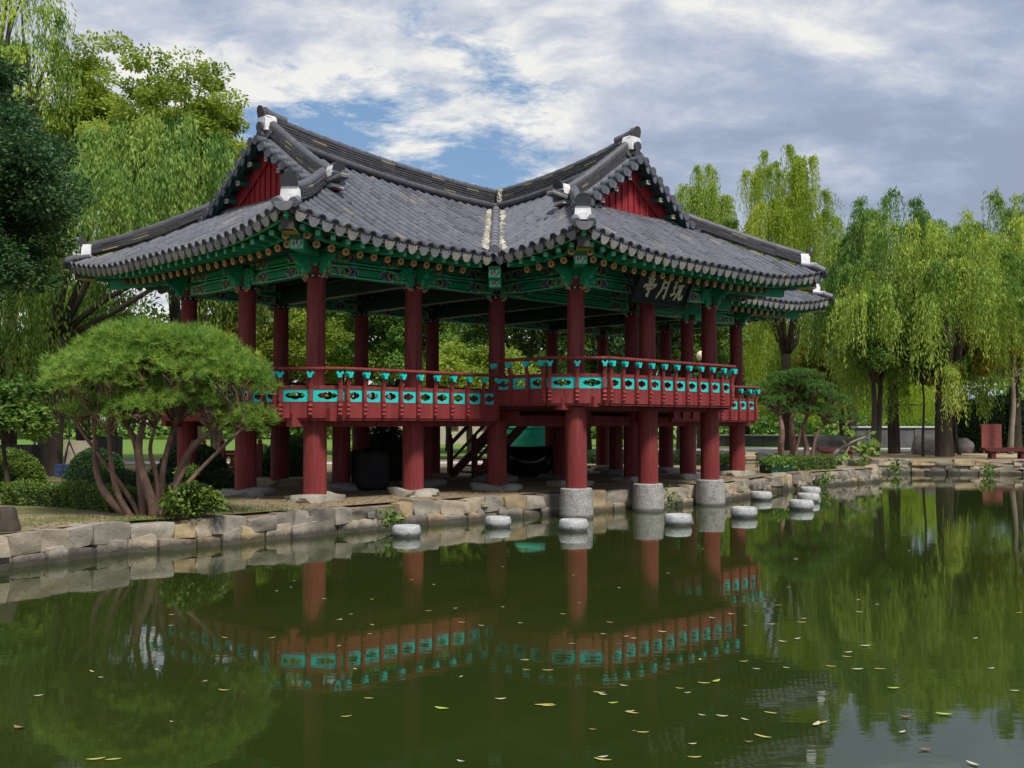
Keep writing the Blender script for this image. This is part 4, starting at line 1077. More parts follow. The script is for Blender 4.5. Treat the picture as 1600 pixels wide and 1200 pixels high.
LP = [(150,1187,1.3,0),(177,1188,1.1,0),(143,1050,1,0),(60,1088,1,1),(158,1059,.7,1),(268,961,.9,1),(267,978,.8,1),(245,1047,.8,1),(350,1079,1.1,0),(320,1065,.7,1),(268,1128,.5,1),(351,997,.9,0),(425,997,.9,0),(530,969,.9,0),(533,968,.7,1),(433,924,.8,1),(455,918,.7,1),(460,908,.7,1),(507,936,.8,1),(549,960,.7,1),(582,977,.9,0),(578,991,.7,1),(581,937,.8,0),(643,906,.8,0),(678,914,.8,1),(711,951,.8,1),(669,955,.9,0),(690,1108,1.3,2),(541,1120,.9,0),(576,1092,.9,0),(529,1010,.7,1),(555,1046,.7,1),(722,973,1,0),(720,1058,.7,1),(752,978,.9,1),(782,1093,1.2,1),(786,886,.7,1),(785,949,.7,1),(813,974,.8,1),(820,1032,1,0),(822,1047,.8,0),(850,1103,1.6,0),(858,1104,1.2,0),(856,1048,1.1,0),(942,1086,1.1,1),(936,1083,1.1,0),(958,1099,.9,2),(975,1072,1,1),(987,1115,1.2,0),(985,1112,.9,1),(926,1141,.8,3),(942,1188,1.3,0),(942,1184,1,1),(1004,1145,1,0),(1074,1083,.8,1),(1100,1068,1.2,0),(1119,1065,1.2,2),(1128,1120,1.2,1),(1082,1163,.8,1),(1085,1184,1.0,0),(1097,1118,.8,1),(1164,1125,.9,1),(1204,1115,1.1,0),(1192,1152,1.4,0),(1275,1133,1.6,1),(1283,1130,1.2,0),(1162,1034,1,0),(1182,1046,.9,1),(1229,1044,.9,1),(1298,1042,1,0),(1340,1047,1.4,1),(1374,1046,1.1,0),(1325,1020,1.2,1),(1323,1027,1,0),(1352,1010,1.4,1),(1223,1003,1.2,1),(1246,999,1.2,1),(1252,973,1.2,0),(1255,967,1,1),(1205,976,1.1,1),(1215,946,1,0),(1244,875,1,1),(1243,873,1,2),(1343,957,1.1,1),(1341,938,.9,1),(1370,945,.8,1),(1231,918,.7,1),(1523,998,1,1),(1548,1045,1,1),(1592,958,1,0),(1412,836,1,1),(1420,861,1,1),(1396,1076,1.1,2),(1415,1121,1.2,3),(1475,1117,1.3,2),(1445,1172,1.1,3),(1410,1145,1,1),(1585,1080,1,1),(1520,1195,1.3,1),(880,960,.9,0),(953,973,.9,0),(943,991,.8,1),(978,995,.9,1),(990,998,.9,1),(1035,988,1.3,1),(1113,966,1.1,1),(1143,960,1.1,1),(968,919,.9,1),(1044,896,.8,1),(1098,858,.8,1),(896,899,.7,1),(894,1006,.8,0),(820,1032,.8,1),(1094,1031,.7,2),(1062,1076,.8,0),(1165,978,.7,1),(990,1143,.5,3),(30,1138,1.3,3),(720,1190,.8,1),(240,993,.7,0),(205,897,.6,1),(1170,1160,.8,3),(905,942,.6,1)]
rg = random.Random(4)
for x, y, s, kd in LP:
    p = G(x, y, 0); lb, mm = FL[kd]; o = link('fallen_leaf', rg.choice(mm), None, (p.x, p.y, .001), rg.choice((0, PI)) + rg.gauss(0, .45), label=lb, cat='leaf', group='fallen leaves afloat on the pond'); o.scale = (s,) * 3
# ================================================================== vegetation
def leaf_arrays(C, A, Nn, ln, wd):
    A = A / np.linalg.norm(A, axis=1, keepdims=True); S = np.cross(A, Nn); S /= np.maximum(np.linalg.norm(S, axis=1, keepdims=True), 1e-6)
    ln = np.asarray(ln)[:, None] if np.ndim(ln) else ln; wd = np.asarray(wd)[:, None] if np.ndim(wd) else wd
    return np.stack([C, C + A * ln * .45 + S * wd / 2, C + A * ln, C + A * ln * .45 - S * wd / 2], 1)
def quads_mesh(name, Q, val, mats, extra=None):
    """Q (n,k,3) polygons with k corners; extra = (verts, faces) in material slot 1"""
    n, k = Q.shape[:2]; V = Q.reshape(-1, 3); nv = len(V)
    ev, ef = extra if extra else ([], [])
    ev = np.array(ev, dtype=float).reshape(-1, 3)
    me = bpy.data.meshes.new(name); me.vertices.add(nv + len(ev)); me.vertices.foreach_set('co', np.concatenate([V, ev]).astype(np.float32).ravel())
    lt = [len(f) for f in ef]; li = np.concatenate([np.arange(nv), np.array([i + nv for f in ef for i in f], dtype=int)]) if ef else np.arange(nv)
    me.loops.add(len(li)); me.loops.foreach_set('vertex_index', li.astype(np.int32))
    tot = np.concatenate([np.full(n, k), np.array(lt, dtype=int)]); st = np.concatenate([[0], np.cumsum(tot)[:-1]])
    me.polygons.add(len(tot)); me.polygons.foreach_set('loop_start', st.astype(np.int32)); me.polygons.foreach_set('loop_total', tot.astype(np.int32))
    for m_ in mats: me.materials.append(m_)
    me.polygons.foreach_set('material_index', np.concatenate([np.zeros(n), np.ones(len(lt))]).astype(np.int32))
    a = me.attributes.new('val', 'FLOAT', 'FACE'); a.data.foreach_set('value', np.concatenate([np.clip(val, 0, 1), np.zeros(len(lt))]).astype(np.float32))
    me.update(calc_edges=True); me.validate(); return me
def runit(rg, n):
    v = rg.normal(size=(n, 3)); return v / np.linalg.norm(v, axis=1, keepdims=True)
def limb(mb, a, b, r0, r1, rg, wig=.12, n=6, sag=0):
    a, b = np.array(a, float), np.array(b, float); L = np.linalg.norm(b - a); pts = []
    off = rg.normal(0, wig * L * .5, (2, 3))
    for i in range(n + 1):
        t = i / n; pts.append(a + (b - a) * t + off[0] * math.sin(PI * t) * .6 + off[1] * math.sin(2 * PI * t) * .3 + np.array([0, 0, sag * math.sin(PI * t)]))
    mb.tube(pts, [r0 + (r1 - r0) * i / n for i in range(n + 1)], 7)
    return pts
def willow(label, x, y, H, rad, zlow, leaf, seed, nplume=26, strands=40, trunk=.35, fork=.25, name='willow_tree', bark='bark', droop=(2.5, 6), flat=.38, ln=.24, wd=.055, gap=.11, lean=(0, 0), snag=None, limbr=.55):
    rg = np.random.default_rng(seed); root = empty(name, (x, y, GROUNDZ - .05), label=label, cat='tree')
    C, A, V = [], [], []; tops = []
    zm, rz = (H + zlow) / 2, (H - zlow) / 2; npl = nplume * 3
    for p in range(npl):
        top = p < npl // 5
        v = runit(rg, 1)[0]; v[2] = abs(v[2]) if rg.random() < .72 else v[2] * .8
        if top: v = np.array([v[0] * .55, v[1] * .55, 1.0]); v[2] = math.sqrt(max(.1, 1 - v[0] ** 2 - v[1] ** 2)) * rg.uniform(.86, 1.16)
        k = rg.uniform(.62, 1.02); th = math.atan2(v[1], v[0])
        ap = np.array([v[0] * rad * k, v[1] * rad * k, zm + v[2] * rz * (k if not top else 1)])
        ap[:2] += np.array(lean) * (ap[2] / H); tops.append(ap); pv = rg.normal(.5, .22); sz = rg.uniform(.7, 1.35) * (.7 if top else 1)
        for s in range(int(strands * .62)):
            az = th + rg.normal(0, 1.1); ho = rg.uniform(.1, 1.0) * sz * .95; Ls = rg.uniform(.35, 1) * droop[1] * .62 * sz; Ls = min(Ls, ap[2] - zlow * rg.uniform(.8, 1.35))
            if Ls < .35: continue
            n = max(4, int(Ls / gap)); t = (np.arange(n) + rg.uniform(0, 1, n)) / n
            rise = rg.uniform(.05, .5) * sz * (1.6 if top else 1)
            px = ho * (1 - np.exp(-3.2 * t)); pz = rise * np.sin(np.minimum(t * 4.5, PI)) - Ls * t ** 1.25
            sw = rg.normal(0, .05)
            pos = ap + np.stack([px * math.cos(az) + sw * t * 3, px * math.sin(az) + sw * t * 2, pz], 1) + rg.normal(0, .04, (n, 3)) + rg.normal(0, .10, 3)
            d = np.stack([rg.normal(0, .30, n) + .35 * math.cos(az) * (1 - t), rg.normal(0, .30, n) + .35 * math.sin(az) * (1 - t), -np.ones(n)], 1)
            C.append(pos); A.append(d); V.append(np.full(n, pv + rg.normal(0, .12)) + .18 * t + rg.normal(0, .12, n))
    C, A, V = np.concatenate(C), np.concatenate(A), np.concatenate(V)
    Q = leaf_arrays(C, A, runit(rg, len(C)), ln * rg.uniform(.7, 1.2, len(C)), wd * rg.uniform(.8, 1.2, len(C)))
    link('crown', quads_mesh('crown', Q, V, [M[leaf]]), root)
    mb = MB(); fk = np.array([lean[0] * .06, lean[1] * .06, H * fork])
    mb.tube([(0, 0, -.2), (.03, .02, .1), fk * .4, fk], [trunk * 1.35, trunk * 1.08, trunk, trunk * .85], 12)
    order = sorted(range(len(tops)), key=lambda i: rg.random())[:9]
    for i in order:
        a = fk + np.array([0, 0, -.1]); b = tops[i] * np.array([.8, .8, .92]); pts = limb(mb, a, b, trunk * limbr, .03, rg, .14, 7, .3)
    if snag: limb(mb, fk + np.array([.2, -.3, 0]), snag, trunk * .5, trunk * .36, rg, .14, 7)
    mb.build('trunk', [M[bark]], root, smooth=True); return root
def tree(label, x, y, zc, rx, rz, leaf, seed, ncl=55, per=330, clr=.75, ln=.14, wd=.085, trunk=.2, name='tree', bark='bark', shell=.55, ry=None, flatten=.6, stems=1, group=None, up=.7, cat='tree'):
    rg = np.random.default_rng(seed); root = empty(name, (x, y, GROUNDZ - .05), label=label, cat=cat, group=group)
    ry = ry or rx; cc = []
    for i in range(ncl):
        v = runit(rg, 1)[0]; r = (shell + (1 - shell) * rg.uniform(0, 1)) * (1 + rg.normal(0, .09)); 
        if v[2] < -.55: v[2] = abs(v[2]) * .3
        cc.append(np.array([v[0] * rx * r, v[1] * ry * r, zc + v[2] * rz * r]))
    C, A, Nn, V, = [], [], [], []
    for c in cc:
        n = int(per * rg.uniform(.5, 1.4)); u = runit(rg, n); rad = clr * rg.uniform(.6, 1.3)
        pos = c + u * (rad * rg.uniform(.25, 1, n) ** .6)[:, None] * np.array([1, 1, flatten]); C.append(pos)
        A.append(u * np.array([1, 1, .35]) + rg.normal(0, .45, (n, 3)) + np.array([0, 0, -.25])); Nn.append(rg.normal(0, .5, (n, 3)) + np.array([0, 0, up]))
        V.append(np.full(n, rg.normal(.48, .13)) + rg.normal(0, .15, n))
    C, A, Nn, V = map(np.concatenate, (C, A, Nn, V))
    Q = leaf_arrays(C, A, Nn, ln * rg.uniform(.7, 1.3, len(C)), wd * rg.uniform(.7, 1.2, len(C)))
    link('crown', quads_mesh('crown', Q, V, [M[leaf]]), root)
    if trunk:
        mb = MB()
        for s in range(stems):
            fk = np.array([rg.normal(0, .12 + .25 * (stems > 1)), rg.normal(0, .12), max(.6, zc - rz * .62)]); b0 = np.array([rg.normal(0, .12) * (stems > 1), rg.normal(0, .08) * (stems > 1), -.2])
            limb(mb, b0, fk, trunk * 1.2, trunk * .8, rg, .05)
            for i in rg.permutation(ncl)[:12 // stems + 2]: limb(mb, fk, cc[i] * np.array([.92, .92, 1]) , trunk * .5, .025, rg, .10, 6)
        mb.build('trunk', [M[bark]], root, smooth=True)
    return root
def needles_mesh(rg, T, U, per, ln, wd, val):
    n = len(T); U = U / np.linalg.norm(U, axis=1, keepdims=True)
    base = np.repeat(T, per, 0); u = np.repeat(U, per, 0); d = u * .75 + runit(rg, n * per) * .75; d /= np.linalg.norm(d, axis=1, keepdims=True)
    s = np.cross(d, runit(rg, n * per)); s /= np.linalg.norm(s, axis=1, keepdims=True); l = (ln * rg.uniform(.7, 1.25, n * per))[:, None]
    Q = np.stack([base - s * wd / 2, base + s * wd / 2, base + d * l], 1); return Q, np.repeat(val, per) + rg.normal(0, .10, n * per)
def pine(label, x, y, pads, stems, leaf, seed, tuft=95, per=18, ln=.15, wd=.011, branch=True, name='pine_tree', bscale=1.0, bark='pinebark'):
    rg = np.random.default_rng(seed); root = empty(name, (x, y, GROUNDZ - .05), label=label, cat='tree'); T, U, Vv = [], [], []
    for (px, py, pz, pr, ph) in pads:
        n = int(tuft * (pr / .5) ** 2); th = rg.uniform(0, 2 * PI, n); r = np.sqrt(rg.uniform(0, 1, n)); up = rg.uniform(0, 1, n) < .86
        hz = np.sqrt(np.maximum(0, 1 - r * r)); z = np.where(up, hz * ph * rg.uniform(.55, 1.05, n), -hz * ph * .35 * rg.uniform(.2, 1, n))
        T.append(np.stack([px + r * pr * np.cos(th), py + r * pr * np.sin(th), pz + z], 1) + rg.normal(0, .035, (n, 3)))
        U.append(np.stack([r * np.cos(th) * .9, r * np.sin(th) * .9, .35 + hz * .9], 1) + rg.normal(0, .22, (n, 3))); Vv.append(np.full(n, rg.normal(.5, .08)) + rg.normal(0, .15, n))
    T, U, Vv = map(np.concatenate, (T, U, Vv)); Q, v = needles_mesh(rg, T, U, per, ln, wd, Vv)
    link('crown', quads_mesh('crown', Q, v, [M[leaf]]), root)
    mb = MB(); ends = []
    for (bx, by, fx, fy, fz, r0) in stems:
        pts = limb(mb, (bx, by, -.15), (fx, fy, fz), r0, r0 * .55, rg, .22, 12); ends.append((np.array([fx, fy, fz]), r0 * .55)); ends.append((np.array(pts[5]), r0 * .7))
    for (px, py, pz, pr, ph) in pads:
        t = np.array([px, py, pz]); e, r = min(ends, key=lambda q: np.linalg.norm((q[0] - t) * np.array([1, 1, .6])) + (3 if q[0][2] > pz + .1 else 0))
        limb(mb, e, t + np.array([0, 0, -.02]), r * .62, .016 * bscale, rg, .22, 8)
        for k in range(3): 
            a = rg.uniform(0, 2 * PI); limb(mb, e + (t - e) * rg.uniform(.5, .85), t + np.array([pr * .6 * math.cos(a), pr * .6 * math.sin(a), .03]), .018 * bscale, .008, rg, .08, 4)
    mb.build('trunk', [M[bark]], root, smooth=True); return root
def ellipsoid_core(cx, cy, cz, rx, ry, rz, n=14, m_=8):
    v, f = [], []
    for i in range(m_ + 1):
        a = PI * i / m_
        for k in range(n): v.append((cx + rx * math.sin(a) * math.cos(2 * PI * k / n), cy + ry * math.sin(a) * math.sin(2 * PI * k / n), cz + rz * math.cos(a)))
    for i in range(m_):
        for k in range(n): f.append((i * n + k, i * n + (k + 1) % n, (i + 1) * n + (k + 1) % n, (i + 1) * n + k))
    return v, f
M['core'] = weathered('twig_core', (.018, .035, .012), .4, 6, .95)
def ball(label, x, y, r, h, leaf, seed, n=9000, ln=.055, wd=.032, name='shrub', cat='shrub', rough=.05, group=None, square=2.0):
    rg = np.random.default_rng(seed); u = runit(rg, n); u[:, 2] = np.abs(u[:, 2]); 
    k = (np.abs(u) ** square).sum(1) ** (1 / square); u = u / k[:, None]
    lump = 1 + rough * (np.sin(u[:, 0] * 7 + seed) + np.sin(u[:, 1] * 8 + 1) + np.sin(u[:, 2] * 9 + 2)) / 2
    C = u * np.array([r, r, h]) * (lump * rg.uniform(.90, 1.03, n))[:, None]
    A = u + rg.normal(0, .8, (n, 3)); Q = leaf_arrays(C, A, u + rg.normal(0, .6, (n, 3)), ln * rg.uniform(.7, 1.3, n), wd)
    root = empty(name, (x, y, GROUNDZ - .03), label=label, cat=cat, group=group)
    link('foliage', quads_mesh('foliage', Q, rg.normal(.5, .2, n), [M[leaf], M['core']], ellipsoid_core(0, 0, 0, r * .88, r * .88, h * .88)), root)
    return root
def hedge(label, pts, wdt, hgt, leaf, seed, dens=900, ln=.06, wd=.035, name='hedge', rough=.05):
    rg = np.random.default_rng(seed); C, Nn = [], []; ev, ef = [], []
    org = Vector(pts[0]); P_ = [np.array([p[0] - org.x, p[1] - org.y, 0]) for p in pts]
    for i in range(len(P_) - 1):
        a, b = P_[i], P_[i + 1]; L = np.linalg.norm(b - a); d = (b - a) / L; nr = np.array([d[1], -d[0], 0]); n = int(dens * L * (wdt + 2 * hgt))
        s = rg.uniform(-.12, L + .12, n); q = rg.uniform(-hgt - wdt / 2, hgt + wdt / 2, n); top = np.abs(q) < wdt / 2
        off = np.where(top, q, np.sign(q) * wdt / 2); z = np.where(top, hgt, hgt - (np.abs(q) - wdt / 2)); nn = np.where(top[:, None], np.array([0, 0, 1]), np.sign(q)[:, None] * nr)
        lump = rough * (np.sin(s * 5 + seed) + np.sin(s * 11 + z * 9) + np.sin(q * 8)) * .6
        rc = np.minimum(1, np.maximum(0, (np.abs(off) - wdt / 2 + .12)) / .12) * np.maximum(0, z - hgt + .12) / .12 * .05
        C.append(a + d * s[:, None] + nr * off[:, None] + np.array([0, 0, 1]) * z[:, None] + nn * (lump + rg.uniform(-.05, .03, n) - rc)[:, None]); Nn.append(nn)
        k = len(ev)
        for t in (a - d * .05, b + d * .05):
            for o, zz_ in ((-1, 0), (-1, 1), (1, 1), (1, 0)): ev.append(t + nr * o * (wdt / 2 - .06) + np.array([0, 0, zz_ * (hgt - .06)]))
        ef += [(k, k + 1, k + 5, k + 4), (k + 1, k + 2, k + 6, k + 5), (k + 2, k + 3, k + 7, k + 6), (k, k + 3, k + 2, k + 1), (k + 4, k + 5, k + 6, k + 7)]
    C, Nn = np.concatenate(C), np.concatenate(Nn); n = len(C)
    Q = leaf_arrays(C, Nn + rg.normal(0, .8, (n, 3)), Nn + rg.normal(0, .6, (n, 3)), ln * rg.uniform(.7, 1.3, n), wd)
    root = empty(name, (org.x, org.y, GROUNDZ - .02), label=label, cat='hedge')
    link('foliage', quads_mesh('foliage', Q, rg.normal(.5, .2, n), [M[leaf], M['core']], (ev, ef)), root); return root

M['litter'] = leafmat('dry_leaf', [(0, (.07, .045, .025)), (.5, (.16, .11, .05)), (1, (.38, .30, .12))], .1)
# ---- the two clipped pines
g = G(240, 803); rgp = random.Random(21); pads = []
def dome(rx, ry, zb, zt, n, pr, seed, under=0):
    r_ = random.Random(seed); out = []
    for i in range(n):
        f = math.sqrt((i + .5) / n); a = i * 2.39996 + r_.uniform(-.2, .2); x, y = rx * f * math.cos(a), ry * f * math.sin(a)
        z = zb + (zt - zb) * math.sqrt(max(0, 1 - .93 * f * f)) + r_.uniform(-.10, .06); out.append((x, y, z - .25, pr * r_.uniform(.75, 1.2), pr * .62 * r_.uniform(.8, 1.2)))
    return out
pads = dome(1.52, 1.25, 1.98, 3.18, 56, .45, 3) + dome(1.30, 1.1, 1.72, 2.3, 18, .40, 9)
pads = [(px + .10, py, pz + .05, pr, ph) for px, py, pz, pr, ph in pads] + [(1.75, -.3, 1.62, .42, .2), (1.45, -.1, 1.52, .36, .18)]
pine('clipped pine with a wide bright dome and bare fanned stems on the near bank', g.x, g.y, pads,
     [(-.22, 0, -.95, -.15, 1.35, .085), (-.12, .05, -.55, .2, 1.55, .075), (.0, -.05, -.15, -.1, 1.6, .095), (.06, .03, .25, .25, 1.55, .07), (.12, -.02, 1.0, -.1, 1.45, .085), (.16, .0, .62, .1, 1.3, .055), (-.26, -.05, -.6, -.45, 1.4, .06), (.10, -.06, 1.55, -.25, 1.5, .05), (.02, .05, .10, -.3, 1.5, .05), (-.18, .0, -1.35, .1, 1.55, .05)], 'l_pine', 5, tuft=105, per=20, ln=.14)
g = G(1240, 715); g = AT(1245, 700, 43.0)
pads = []
r_ = random.Random(8)
for (cx_, cz_, rx_, n) in ((.1, 3.62, 1.0, 10), (-.2, 3.2, 1.55, 16), (.4, 2.75, 1.5, 14), (-.9, 2.6, .9, 6), (.3, 2.25, 1.1, 8), (1.9, 1.95, .45, 2)):
    for k in range(n): a = r_.uniform(0, 2 * PI); f = math.sqrt(r_.random()); pads.append((cx_ + rx_ * f * math.cos(a), rx_ * .8 * f * math.sin(a), cz_ - .25 * f * f, .44 * r_.uniform(.8, 1.2), .24))
pine('dark layered pine with twisted reddish trunks behind the low hedge near the bank tip', g.x, g.y, pads, [(-.5, 0, -.7, 0, 1.9, .16), (-.1, .2, -.1, .2, 2.3, .17), (.35, 0, .5, 0, 2.0, .13), (.1, -.1, .2, .1, 1.5, .10), (.5, .1, 1.2, 0, 1.6, .09)], 'l_pine_d', 6, tuft=60, per=16, ln=.17, wd=.02, bscale=1.5)

# ---- left side
p = AT(-40, 300, 24); tree('dark dense tree with blackish green foliage at the left edge', p.x, 24, 6.6, 1.9, 3.7, 'l_dark', 31, ncl=120, per=700, clr=.75, ln=.12, wd=.065, trunk=.28)
g = G(75, 742); willow('tall weeping willow with a thick leaning dark trunk left of the clipped pine', g.x, g.y, 10.5, 4.6, 4.6, 'l_willow_d', 33, nplume=36, strands=44, trunk=.34, fork=.40, limbr=.32, lean=(3.0, 1.0), droop=(1.5, 4.2), ln=.20, wd=.05, gap=.085)
p = AT(15, 560, 33); willow('shaded weeping willow hanging low behind the left end of the clipped hedge', p.x, 33, 7.4, 3.2, 1.7, 'l_willow_d', 34, nplume=34, strands=44, trunk=.2, fork=.3, droop=(1.5, 4.2), ln=.18, wd=.045, gap=.085)
p = AT(280, 200, 37); tree('tall loose tree with yellowish green leaves rising left of the roof', p.x, 37, 11.6, 3.3, 3.9, 'l_sunny', 35, ncl=110, per=330, clr=.62, ln=.15, wd=.09, trunk=.22, shell=.3)
p = AT(140, 150, 40); tree('tall airy tree with sunlit leaves behind the dark tree at the left', p.x, 40, 12.4, 3.0, 4.6, 'l_sunny', 36, ncl=110, per=300, clr=.65, ln=.16, wd=.095, trunk=.22, shell=.3)
p = AT(25, 60, 38); willow('thin weeping willow top showing above the dark tree at the left edge', p.x, 38, 19.0, 2.2, 9, 'l_willow', 37, nplume=14, strands=34, trunk=.25, fork=.6, droop=(1.5, 4))
p = AT(310, 320, 45); tree('broad tree with olive yellow leaves showing above the left eave', p.x, 45, 9.9, 3.4, 2.5, 'l_olive', 38, ncl=80, per=330, clr=.85, ln=.19, wd=.12, trunk=.25)
p = AT(175, 480, 42); tree('half shaded tree with a low crown left of the clipped pine', p.x, 42, 3.7, 2.3, 1.6, 'l_mid', 39, ncl=50, per=300, clr=.75, ln=.17, wd=.1, trunk=.2)
p = AT(60, 560, 35); tree('dark low tree filling the gap under the leaning willow', p.x, 39, 4.5, 3.2, 2.6, 'l_dark', 40, ncl=60, per=330, clr=.8, ln=.17, wd=.1, trunk=.2)
p = AT(20, 660, 22); tree('young bush with broad light green leaves at the left edge', p.x, 22, 1.75, .72, .85, 'l_mid', 41, ncl=26, per=110, clr=.34, ln=.13, wd=.10, trunk=.05, name='bush', cat='bush', up=1.0)
# ---- behind the pavilion
BG = [(345, 540, 47, 4.6, 3.0, 2.8, 'l_yellow', 'leafy tree with yellow green leaves behind the left end of the pavilion', 3),
      (440, 560, 50, 5.2, 3.4, 3.8, 'l_sunny', 'sunlit tree with dark forked stems seen between the left columns', 2),
      (535, 575, 54, 6.2, 3.6, 5.2, 'l_mid', 'green tree behind the second column bay from the left', 1),
      (615, 560, 52, 6.0, 3.2, 4.9, 'l_willow_d', 'dull green tree behind the pavilion in line with its second front column', 1),
      (735, 600, 46, 3.2, 2.2, 2.2, 'l_sunny', 'low yellow green tree right of the dark columns behind the railing', 1),
      (700, 540, 60, 7.0, 4.2, 5.8, 'l_dark', 'dark tree farther back behind the inner corner of the pavilion', 1),
      (830, 560, 55, 6.4, 3.8, 5.2, 'l_mid', 'mid green bushy tree behind the raised balcony', 2),
      (920, 560, 58, 6.6, 4.0, 5.4, 'l_willow_d', 'dense tree behind the nearest corner column of the raised balcony', 1),
      (990, 570, 54, 6.0, 3.4, 4.9, 'l_dark', 'shaded tree behind the middle of the signboard front', 1),
      (1060, 590, 56, 5.8, 3.2, 4.6, 'l_mid', 'green tree behind the right columns of the signboard front', 1)]
for i, (px, py, Y, zc, rx, rz, lf, lb, stm) in enumerate(BG):
    p = AT(px, py, Y); tree(lb, p.x, Y, zc, rx, rz, lf, 60 + i, ncl=int(22 * rz), per=330, clr=.85, ln=.19, wd=.12, trunk=.16, stems=stm)
# ---- right side willows
R_ = [(1475, 713, 49.5, 11.0, 5.3, 1.9, 'l_willow', .40, 'large weeping willow with a thick dark trunk on the right shore', 46, (0, 0), (1.6, 4.6)),
      (1395, 0, 55, 13.4, 3.9, 1.9, 'l_willow_d', .3, 'darker weeping willow behind and left of the thick trunked willow', 38, (0, 0), (2, 5)),
      (1585, 0, 56, 13.7, 4.9, 2.6, 'l_willow', .3, 'tall weeping willow at the right edge behind the red board', 42, (0, 0), (2, 5)),
      (1228, 0, 62, 17.6, 4.0, 4.0, 'l_willow_y', .35, 'bright yellow green weeping willow rising right of the gable', 30, (0, 0), (3, 8)),
      (1095, 0, 68, 18.6, 2.6, 5, 'l_willow', .3, 'narrow weeping willow showing just right of the gable verge', 18, (0, 0), (3, 8)),
      (1330, 0, 70, 13.4, 3.8, 2.4, 'l_willow_d', .3, 'thin weeping willow between the bright willow and the darker one', 26, (0, 0), (2, 6)),
      (1360, 0, 82, 6.5, 6.0, 1.8, 'l_willow_y', .3, 'low bright willow curtain behind the far stone wall', 34, (0, 0), (2, 5)),
      (1165, 0, 76, 10.0, 5.0, 2.0, 'l_willow', .3, 'weeping willow hanging low behind the right columns', 34, (0, 0), (3, 7))]
for i, (px, py, Y, H, rad, zl, lf, tr, lb, npl, lean, dr) in enumerate(R_):
    p = G(px, py) if py else AT(px, 600, Y); willow(lb, p.x, p.y if py else Y, H, rad, zl, lf, 90 + i, nplume=npl, strands=44, trunk=tr, lean=lean, droop=dr, ln=.22, wd=.05, gap=.085, fork=.33, snag=(.1, -2.6, 8.7) if i == 0 else None)
p = AT(1315, 560, 60); tree('olive tinted maple between the right pine and the willows', p.x, 60, 5.2, 2.4, 2.4, 'l_olive', 120, ncl=50, per=240, clr=.7, ln=.2, wd=.13, trunk=.12, stems=2)
p = AT(1368, 660, 50); tree('forked tree with a slim dark trunk left of the thick willow trunk', p.x, 50, 5.0, 2.0, 2.4, 'l_willow_d', 121, ncl=46, per=240, clr=.65, ln=.2, wd=.1, trunk=.14, stems=2)
p = AT(1442, 660, 50); tree('thin young tree just left of the thick willow trunk', p.x, 50, 4.6, 1.2, 1.9, 'l_mid', 122, ncl=26, per=200, clr=.55, ln=.2, wd=.1, trunk=.06)
p = AT(1492, 660, 53); tree('slender forked tree close behind the thick willow trunk', p.x, 53, 4.9, 1.5, 2.2, 'l_olive', 123, ncl=26, per=200, clr=.6, ln=.2, wd=.11, trunk=.09, stems=2)
p = AT(1578, 660, 54); tree('pale barked tree right of the red board', p.x, 54, 5.4, 2.2, 2.2, 'l_olive', 124, ncl=40, per=230, clr=.65, ln=.2, wd=.12, trunk=.14, bark='palebark')
for i, (px, Y, r, h, lb) in enumerate(((1520, 58, 1.7, 3.0, 'dark shrub in shade right of the thick willow trunk'), (1565, 60, 2.0, 3.3, 'taller dark shrub behind the red board'), (1610, 58, 1.8, 3.1, 'dark shrub at the right edge behind the red bench'))):
    p = AT(px, 660, Y); ball(lb, p.x, Y, r, h, 'l_dark', 130 + i, n=7000, ln=.2, wd=.12, rough=.14)
# ---- far woods closing the horizon
rg = np.random.default_rng(200); nC = 1300; C, A, V = [], [], []
for i in range(nC):
    xx = rg.uniform(-120, 120); yy = rg.uniform(108, 124); c = np.array([xx, yy, rg.uniform(.5, 11.5 + 2.5 * math.sin(xx * .13) + 1.5 * math.sin(xx * .41))]); n = 60
    C.append(c + rg.normal(0, .9, (n, 3)) * np.array([1.2, 1, .8])); A.append(rg.normal(0, 1, (n, 3))); V.append(np.full(n, rg.normal(.5, .15)) + rg.normal(0, .12, n))
C, A, V = map(np.concatenate, (C, A, V)); Q = leaf_arrays(C, A, runit(rg, len(C)), .75, .5)
link('woods', quads_mesh('woods', Q, V, [M['l_mid']]), None, label='far green belt of trees closing the view behind the park', cat='woods', kind='stuff')

# ---- hedges and clipped shrubs
def GG(px, py): q = G(px, py); return (q.x, q.y)
hedge('low clipped hedge in front of the left clipped pine trunk', [GG(20, 786), GG(120, 790), GG(205, 799), GG(300, 792)], .55, .38, 'l_hedge', 150, dens=1500, ln=.05, wd=.03)
hedge('darker clipped hedge running behind the left pine under the pavilion end', [GG(115, 757), GG(250, 761), GG(385, 762)], .6, .36, 'l_yew', 151, dens=900)
for i, (px, py, r, h, lb, lf) in enumerate(((150, 746, .78, .85, 'clipped dark green dome shrub left of the pine stems', 'l_yew'), (300, 752, .95, 1.0, 'clipped dark dome shrub behind the pine stems', 'l_yew'), (598, 747, 1.0, 1.55, 'large clipped dark dome shrub seen under the floor between the front columns', 'l_yew'), (5, 765, .95, .95, 'rounded dark shrub at the left edge beside the low hedge', 'l_hedge'))):
    q = G(px, py); ball(lb, q.x, q.y, r, h, lf, 160 + i, n=9000, ln=.07, wd=.04, rough=.03)
q = G(300, 806); tree('leafy low shrub at the foot of the clipped pine', q.x, q.y, .30, .40, .30, 'l_hedge', 170, ncl=22, per=120, clr=.17, ln=.09, wd=.055, trunk=.015, name='shrub', cat='shrub', up=1)
